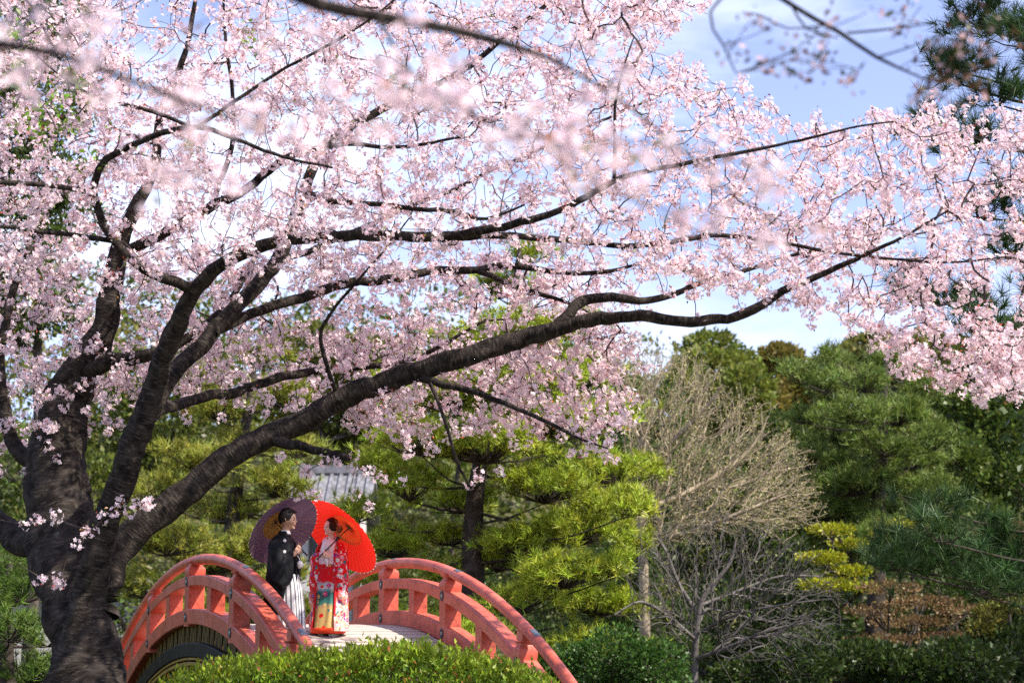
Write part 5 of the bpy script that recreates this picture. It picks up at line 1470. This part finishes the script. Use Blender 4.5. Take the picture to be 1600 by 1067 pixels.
robe('inner_kimono', [(1.27, .0, 0, .06, .075, 0, 0), (1.235, .0, 0, .10, .14, 0, 0), (1.15, .02, 0, .135, .16, 0, 0), (1.0, .02, 0, .15, .17, 0, 0), (.80, .03, 0, .165, .175, .015, 0), (.50, .04, 0, .18, .185, .03, 0), (.25, .05, 0, .19, .195, .04, 0), (.10, .06, 0, .205, .205, .035, 0)], M['inner'], bride, 64)
V, F = loft([ring(.06, 0, z, .205 + d, .205 + d, 48) for z, d in [(.105, -.02), (.112, .012), (.085, .026), (.05, .022), (.035, .0), (.045, -.03)]], False)
pyd('padded_hem', V, F, M['hem'], bride, smooth_ang=1.2)
# white under-collar, crossed pale pink collar bands, sash
for s, m_ in ((-1, 'pink_silk'), (1, 'pink_silk')):
    pts_ = np.array([(-.085, s * .03, 1.335), (-.03, s * .085, 1.315), (.05, s * .085, 1.265), (.115, s * .035, 1.20), (.15, -s * .02, 1.13)])
    q, rq = smooth_path(pts_, np.array([.02, .024, .028, .028, .022]), .03)
    pyd('collar_band', *tubes(q[None], rq[None], 10), M[m_], bride, smooth_ang=1.2)
V, F = loft([ring(.035, 0, z, rx_, ry_, 40) for z, rx_, ry_ in [(1.30, .045, .06), (1.26, .09, .10), (1.16, .135, .125), (1.12, .135, .13)]])
pyd('white_bodice', V, F, M['white_silk'], bride, smooth_ang=1.2)
V, F = loft([ring(.022, 0, z, rx_, ry_, 40) for z, rx_, ry_ in [(1.12, .15, .165), (1.10, .16, .178), (.98, .162, .182), (.96, .155, .175)]])
pyd('sash', V, F, M['pink_silk'], bride, smooth_ang=1.2)
q, rq = smooth_path(np.array([(.165, .0, 1.04), (.19, .02, 1.0), (.188, .03, .93)]), np.array([.02, .018, .012]), .02)
pyd('sash_cord', *tubes(q[None], rq[None], 8), M['white_silk'], bride, smooth_ang=1.2)
# outer robe: an open shell round the back and sides
rows = []
for (z, rx_, ry_, op) in [(1.275, .085, .11, 1.15), (1.245, .115, .165, 1.05), (1.19, .14, .205, .85), (1.08, .165, .225, .72), (.92, .185, .232, .62), (.70, .20, .24, .58), (.45, .22, .25, .60), (.22, .245, .262, .64), (.07, .265, .275, .66)]:
    a = np.linspace(op, 2 * math.pi - op, 60)
    k_ = 1 + .018 * np.sin(11 * a + z * 4) * (1.3 - z)
    rows.append(np.stack([.005 + rx_ * np.cos(a) * k_ + (0.03 if z < .3 else 0), ry_ * np.sin(a) * k_, np.full(60, z)], -1))
ro = np.array(rows)
tt_ = np.linspace(0, len(rows) - 1, 50)
ro = np.stack([np.stack([np.interp(tt_, np.arange(len(rows)), ro[:, j, k_]) for k_ in range(3)], -1) for j in range(60)], 1)
inn = ro.copy(); inn[:, :, :2] *= .955
outer = ro.reshape(-1, 3); innr = inn.reshape(-1, 3); n1 = len(outer)
F = []
for i in range(49):
    for j in range(59):
        a_ = i * 60 + j
        F += [(a_, a_ + 1, a_ + 61, a_ + 60), (n1 + a_, n1 + a_ + 60, n1 + a_ + 61, n1 + a_ + 1)]
    F += [(i * 60, i * 60 + 60, n1 + i * 60 + 60, n1 + i * 60), (i * 60 + 59, n1 + i * 60 + 59, n1 + i * 60 + 119, i * 60 + 119)]
for j in range(59):
    F += [(j, n1 + j, n1 + j + 1, j + 1), (49 * 60 + j, 49 * 60 + j + 1, n1 + 49 * 60 + j + 1, n1 + 49 * 60 + j)]
pyd('outer_robe', np.vstack([outer, innr]), F, M['uchikake'], bride, smooth_ang=1.0)
for s in (-1, 1):      # plain red turned-back edges of the outer robe
    pts_ = np.array([(.045, s * .105, 1.27), (.10, s * .155, 1.18), (.135, s * .16, 1.05), (.16, s * .145, .80), (.185, s * .145, .45), (.23, s * .165, .09)])
    q, rq = smooth_path(pts_, np.array([.014, .018, .018, .018, .018, .016]), .05)
    pyd('robe_edge', *tubes(q[None], rq[None], 8), plain('crimson_edge', (.58, .01, .012), .5), bride, smooth_ang=1.2)
for s in (-1, 1):
    sleeve('sleeve', [(-.03, s * .13, 1.235, .14, .06, 0, s), (-.01, s * .19, 1.20, .30, .075, .2, s * .98), (.02, s * .215, 1.13, .62, .065, .6, s * .6), (.09, s * .215, 1.09, .72, .055, .95, -s * .2), (.14, s * .17, 1.105, .66, .045, .85, -s * .5), (.165, s * .11, 1.115, .55, .032, .8, -s * .6)], M['uchikake'], bride, 36)
for s in (-1, 1):
    sh = pyd('sandal', *blk(-.07, .17, s * .085 - .038, s * .085 + .038, .0, .035), plain('white_sandal', (.70, .66, .62), .5), bride, bevel=.012)

# ------------------------------------------------------------------ paper parasols
def paper_mat(name, c_out, c_in, r0, trans):
    m, nt, bs, out = new_mat(name); N, Lk = nt.nodes, nt.links
    t = N.new('ShaderNodeTexCoord'); sp = N.new('ShaderNodeSeparateXYZ'); Lk.new(t.outputs['Object'], sp.inputs[0])
    ln = N.new('ShaderNodeVectorMath'); ln.operation = 'LENGTH'
    cx_ = N.new('ShaderNodeCombineXYZ'); Lk.new(sp.outputs['X'], cx_.inputs['X']); Lk.new(sp.outputs['Y'], cx_.inputs['Y']); Lk.new(cx_.outputs[0], ln.inputs[0])
    lt = N.new('ShaderNodeMath'); lt.operation = 'LESS_THAN'; lt.inputs[1].default_value = r0; Lk.new(ln.outputs['Value'], lt.inputs[0])
    mm = N.new('ShaderNodeMixRGB'); mm.inputs['Color1'].default_value = (*c_out, 1); mm.inputs['Color2'].default_value = (*c_in, 1); Lk.new(lt.outputs[0], mm.inputs['Fac'])
    nn = N.new('ShaderNodeTexNoise'); nn.inputs['Scale'].default_value = 60; Lk.new(t.outputs['Object'], nn.inputs['Vector'])
    ml = N.new('ShaderNodeMixRGB'); ml.blend_type = 'MULTIPLY'; ml.inputs['Fac'].default_value = .18; Lk.new(mm.outputs['Color'], ml.inputs['Color1']); Lk.new(nn.outputs['Color'], ml.inputs['Color2'])
    Lk.new(ml.outputs['Color'], bs.inputs['Base Color']); bs.inputs['Roughness'].default_value = .6
    tr = N.new('ShaderNodeBsdfTranslucent'); Lk.new(ml.outputs['Color'], tr.inputs['Color'])
    mx_ = N.new('ShaderNodeMixShader'); mx_.inputs['Fac'].default_value = trans
    Lk.new(bs.outputs['BSDF'], mx_.inputs[1]); Lk.new(tr.outputs['BSDF'], mx_.inputs[2]); Lk.new(mx_.outputs['Shader'], out.inputs['Surface'])
    return m


def parasol(label, hub_rim, axis, R0, H, grip, mat, rib_mat, tips):
    """hub_rim: centre of the rim circle; axis: towards the apex; grip: where the hands hold the pole"""
    ax = Vector(axis).normalized()
    q = ax.to_track_quat('Z', 'Y')
    root = empty('paper_parasol', Vector(hub_rim), label, 'parasol')
    root.rotation_mode = 'QUATERNION'; root.rotation_quaternion = q
    nr = 44; V, F = [], []
    rad = [0.02, .12, .25, .4, .55, .7, .85, 1.0]
    def hz(u): return H * (1 - u ** 1.25)
    m = nr * 2
    for u in rad:
        for j in range(m):
            a = 2 * math.pi * j / m; dip = -.010 * u if j % 2 else 0.0
            rr = R0 * u * (1.0 if j % 2 == 0 else .985)
            V.append((rr * math.cos(a), rr * math.sin(a), hz(u) + dip))
    for i in range(len(rad) - 1):
        for j in range(m): F.append((i * m + j, i * m + (j + 1) % m, (i + 1) * m + (j + 1) % m, (i + 1) * m + j))
    link('canopy', mk_mesh('canopy', V, F), mat, root)
    ribs, rr_ = [], []
    for j in range(nr):
        a = 2 * math.pi * j / nr
        ribs.append([(R0 * u * math.cos(a), R0 * u * math.sin(a), hz(u) - .006) for u in (.03, .25, .5, .75, 1.005)])
    V, F = tubes(np.array(ribs), np.tile([.0022, .0026, .0026, .0024, .0022], (nr, 1)), 5)
    link('ribs', mk_mesh('ribs', V, F), rib_mat, root, 'stuff')
    zr = H - .24
    st = [[(.02 * math.cos(a), .02 * math.sin(a), zr), (R0 * .40 * math.cos(a), R0 * .40 * math.sin(a), hz(.40) - .012)] for a in np.linspace(0, 2 * math.pi, nr, endpoint=False)]
    V, F = tubes(np.array(st), np.tile([.002, .002], (nr, 1)), 4)
    link('struts', mk_mesh('struts', V, F), M['bamboo'], root, 'stuff')
    a = np.linspace(0, 2 * math.pi, 61)
    rg = np.stack([R0 * .40 * np.cos(a), R0 * .40 * np.sin(a), np.full(61, hz(.40) - .012)], -1)
    V, F = tubes(rg[None], np.full((1, 61), .004), 6)
    link('thread_ring', mk_mesh('thread_ring', V, F), M['bamboo'], root)
    inv = q.inverted()
    gl = inv @ (Vector(grip) - Vector(hub_rim))
    zb = gl.z - .16
    prof = [(.001, zb), (.011, zb + .002), (.011, zb + .12), (.009, zb + .14), (.009, zr - .08), (.013, zr - .07), (.024, zr - .02), (.026, zr + .02), (.012, zr + .03), (.008, zr + .05), (.008, H - .03), (.03, H - .02), (.034, H + .01), (.022, H + .035), (.008, H + .045), (.007, H + .07), (.001, H + .072)]
    R_ = [[(gl.x * 0 + r_ * math.cos(t_), r_ * math.sin(t_), z_) for t_ in np.linspace(0, 2 * math.pi, 14, endpoint=False)] for r_, z_ in prof]
    V, F = loft(R_)
    pyd('pole', V, F, M['black_pole'], root, smooth_ang=.8)
    tp_ = [[(R0 * 1.0 * math.cos(a), R0 * 1.0 * math.sin(a), -.005), (R0 * 1.012 * math.cos(a), R0 * 1.012 * math.sin(a), -.008)] for a in np.linspace(0, 2 * math.pi, nr, endpoint=False)]
    V, F = tubes(np.array(tp_), np.tile([.005, .004], (nr, 1)), 6)
    link('rib_tips', mk_mesh('rib_tips', V, F), tips, root, 'stuff')
    return root


def to_world(root, yaw, p):
    c_, s_ = math.cos(yaw), math.sin(yaw)
    return np.array([root.location[0] + p[0] * c_ - p[1] * s_, root.location[1] + p[0] * s_ + p[1] * c_, root.location[2] + p[2]])


gB = to_world(bride, bride_yaw, gripB)
axB = np.array([.577, .485, .656]); axB /= np.linalg.norm(axB)
rimB = gB + axB * .33
parasol('red paper parasol glowing in the sun behind the flowered kimono', rimB, axB, .63, .21, gB, paper_mat('red_oiled_paper', (.72, .018, .008), (.80, .055, .010), .235, .5), plain('red_rib', (.50, .03, .015), .5), M['white_silk'])
gG = to_world(groom, groom_yaw, gripA)
axG = np.array([-.60, .50, .58]); axG /= np.linalg.norm(axG)
rimG = gG + axG * .42
parasol('purple paper parasol with pale ribs behind the black jacket', rimG, axG, .525, .20, gG, paper_mat('purple_oiled_paper', (.16, .09, .145), (.42, .20, .03), .225, .35), M['bamboo'], M['white_silk'])
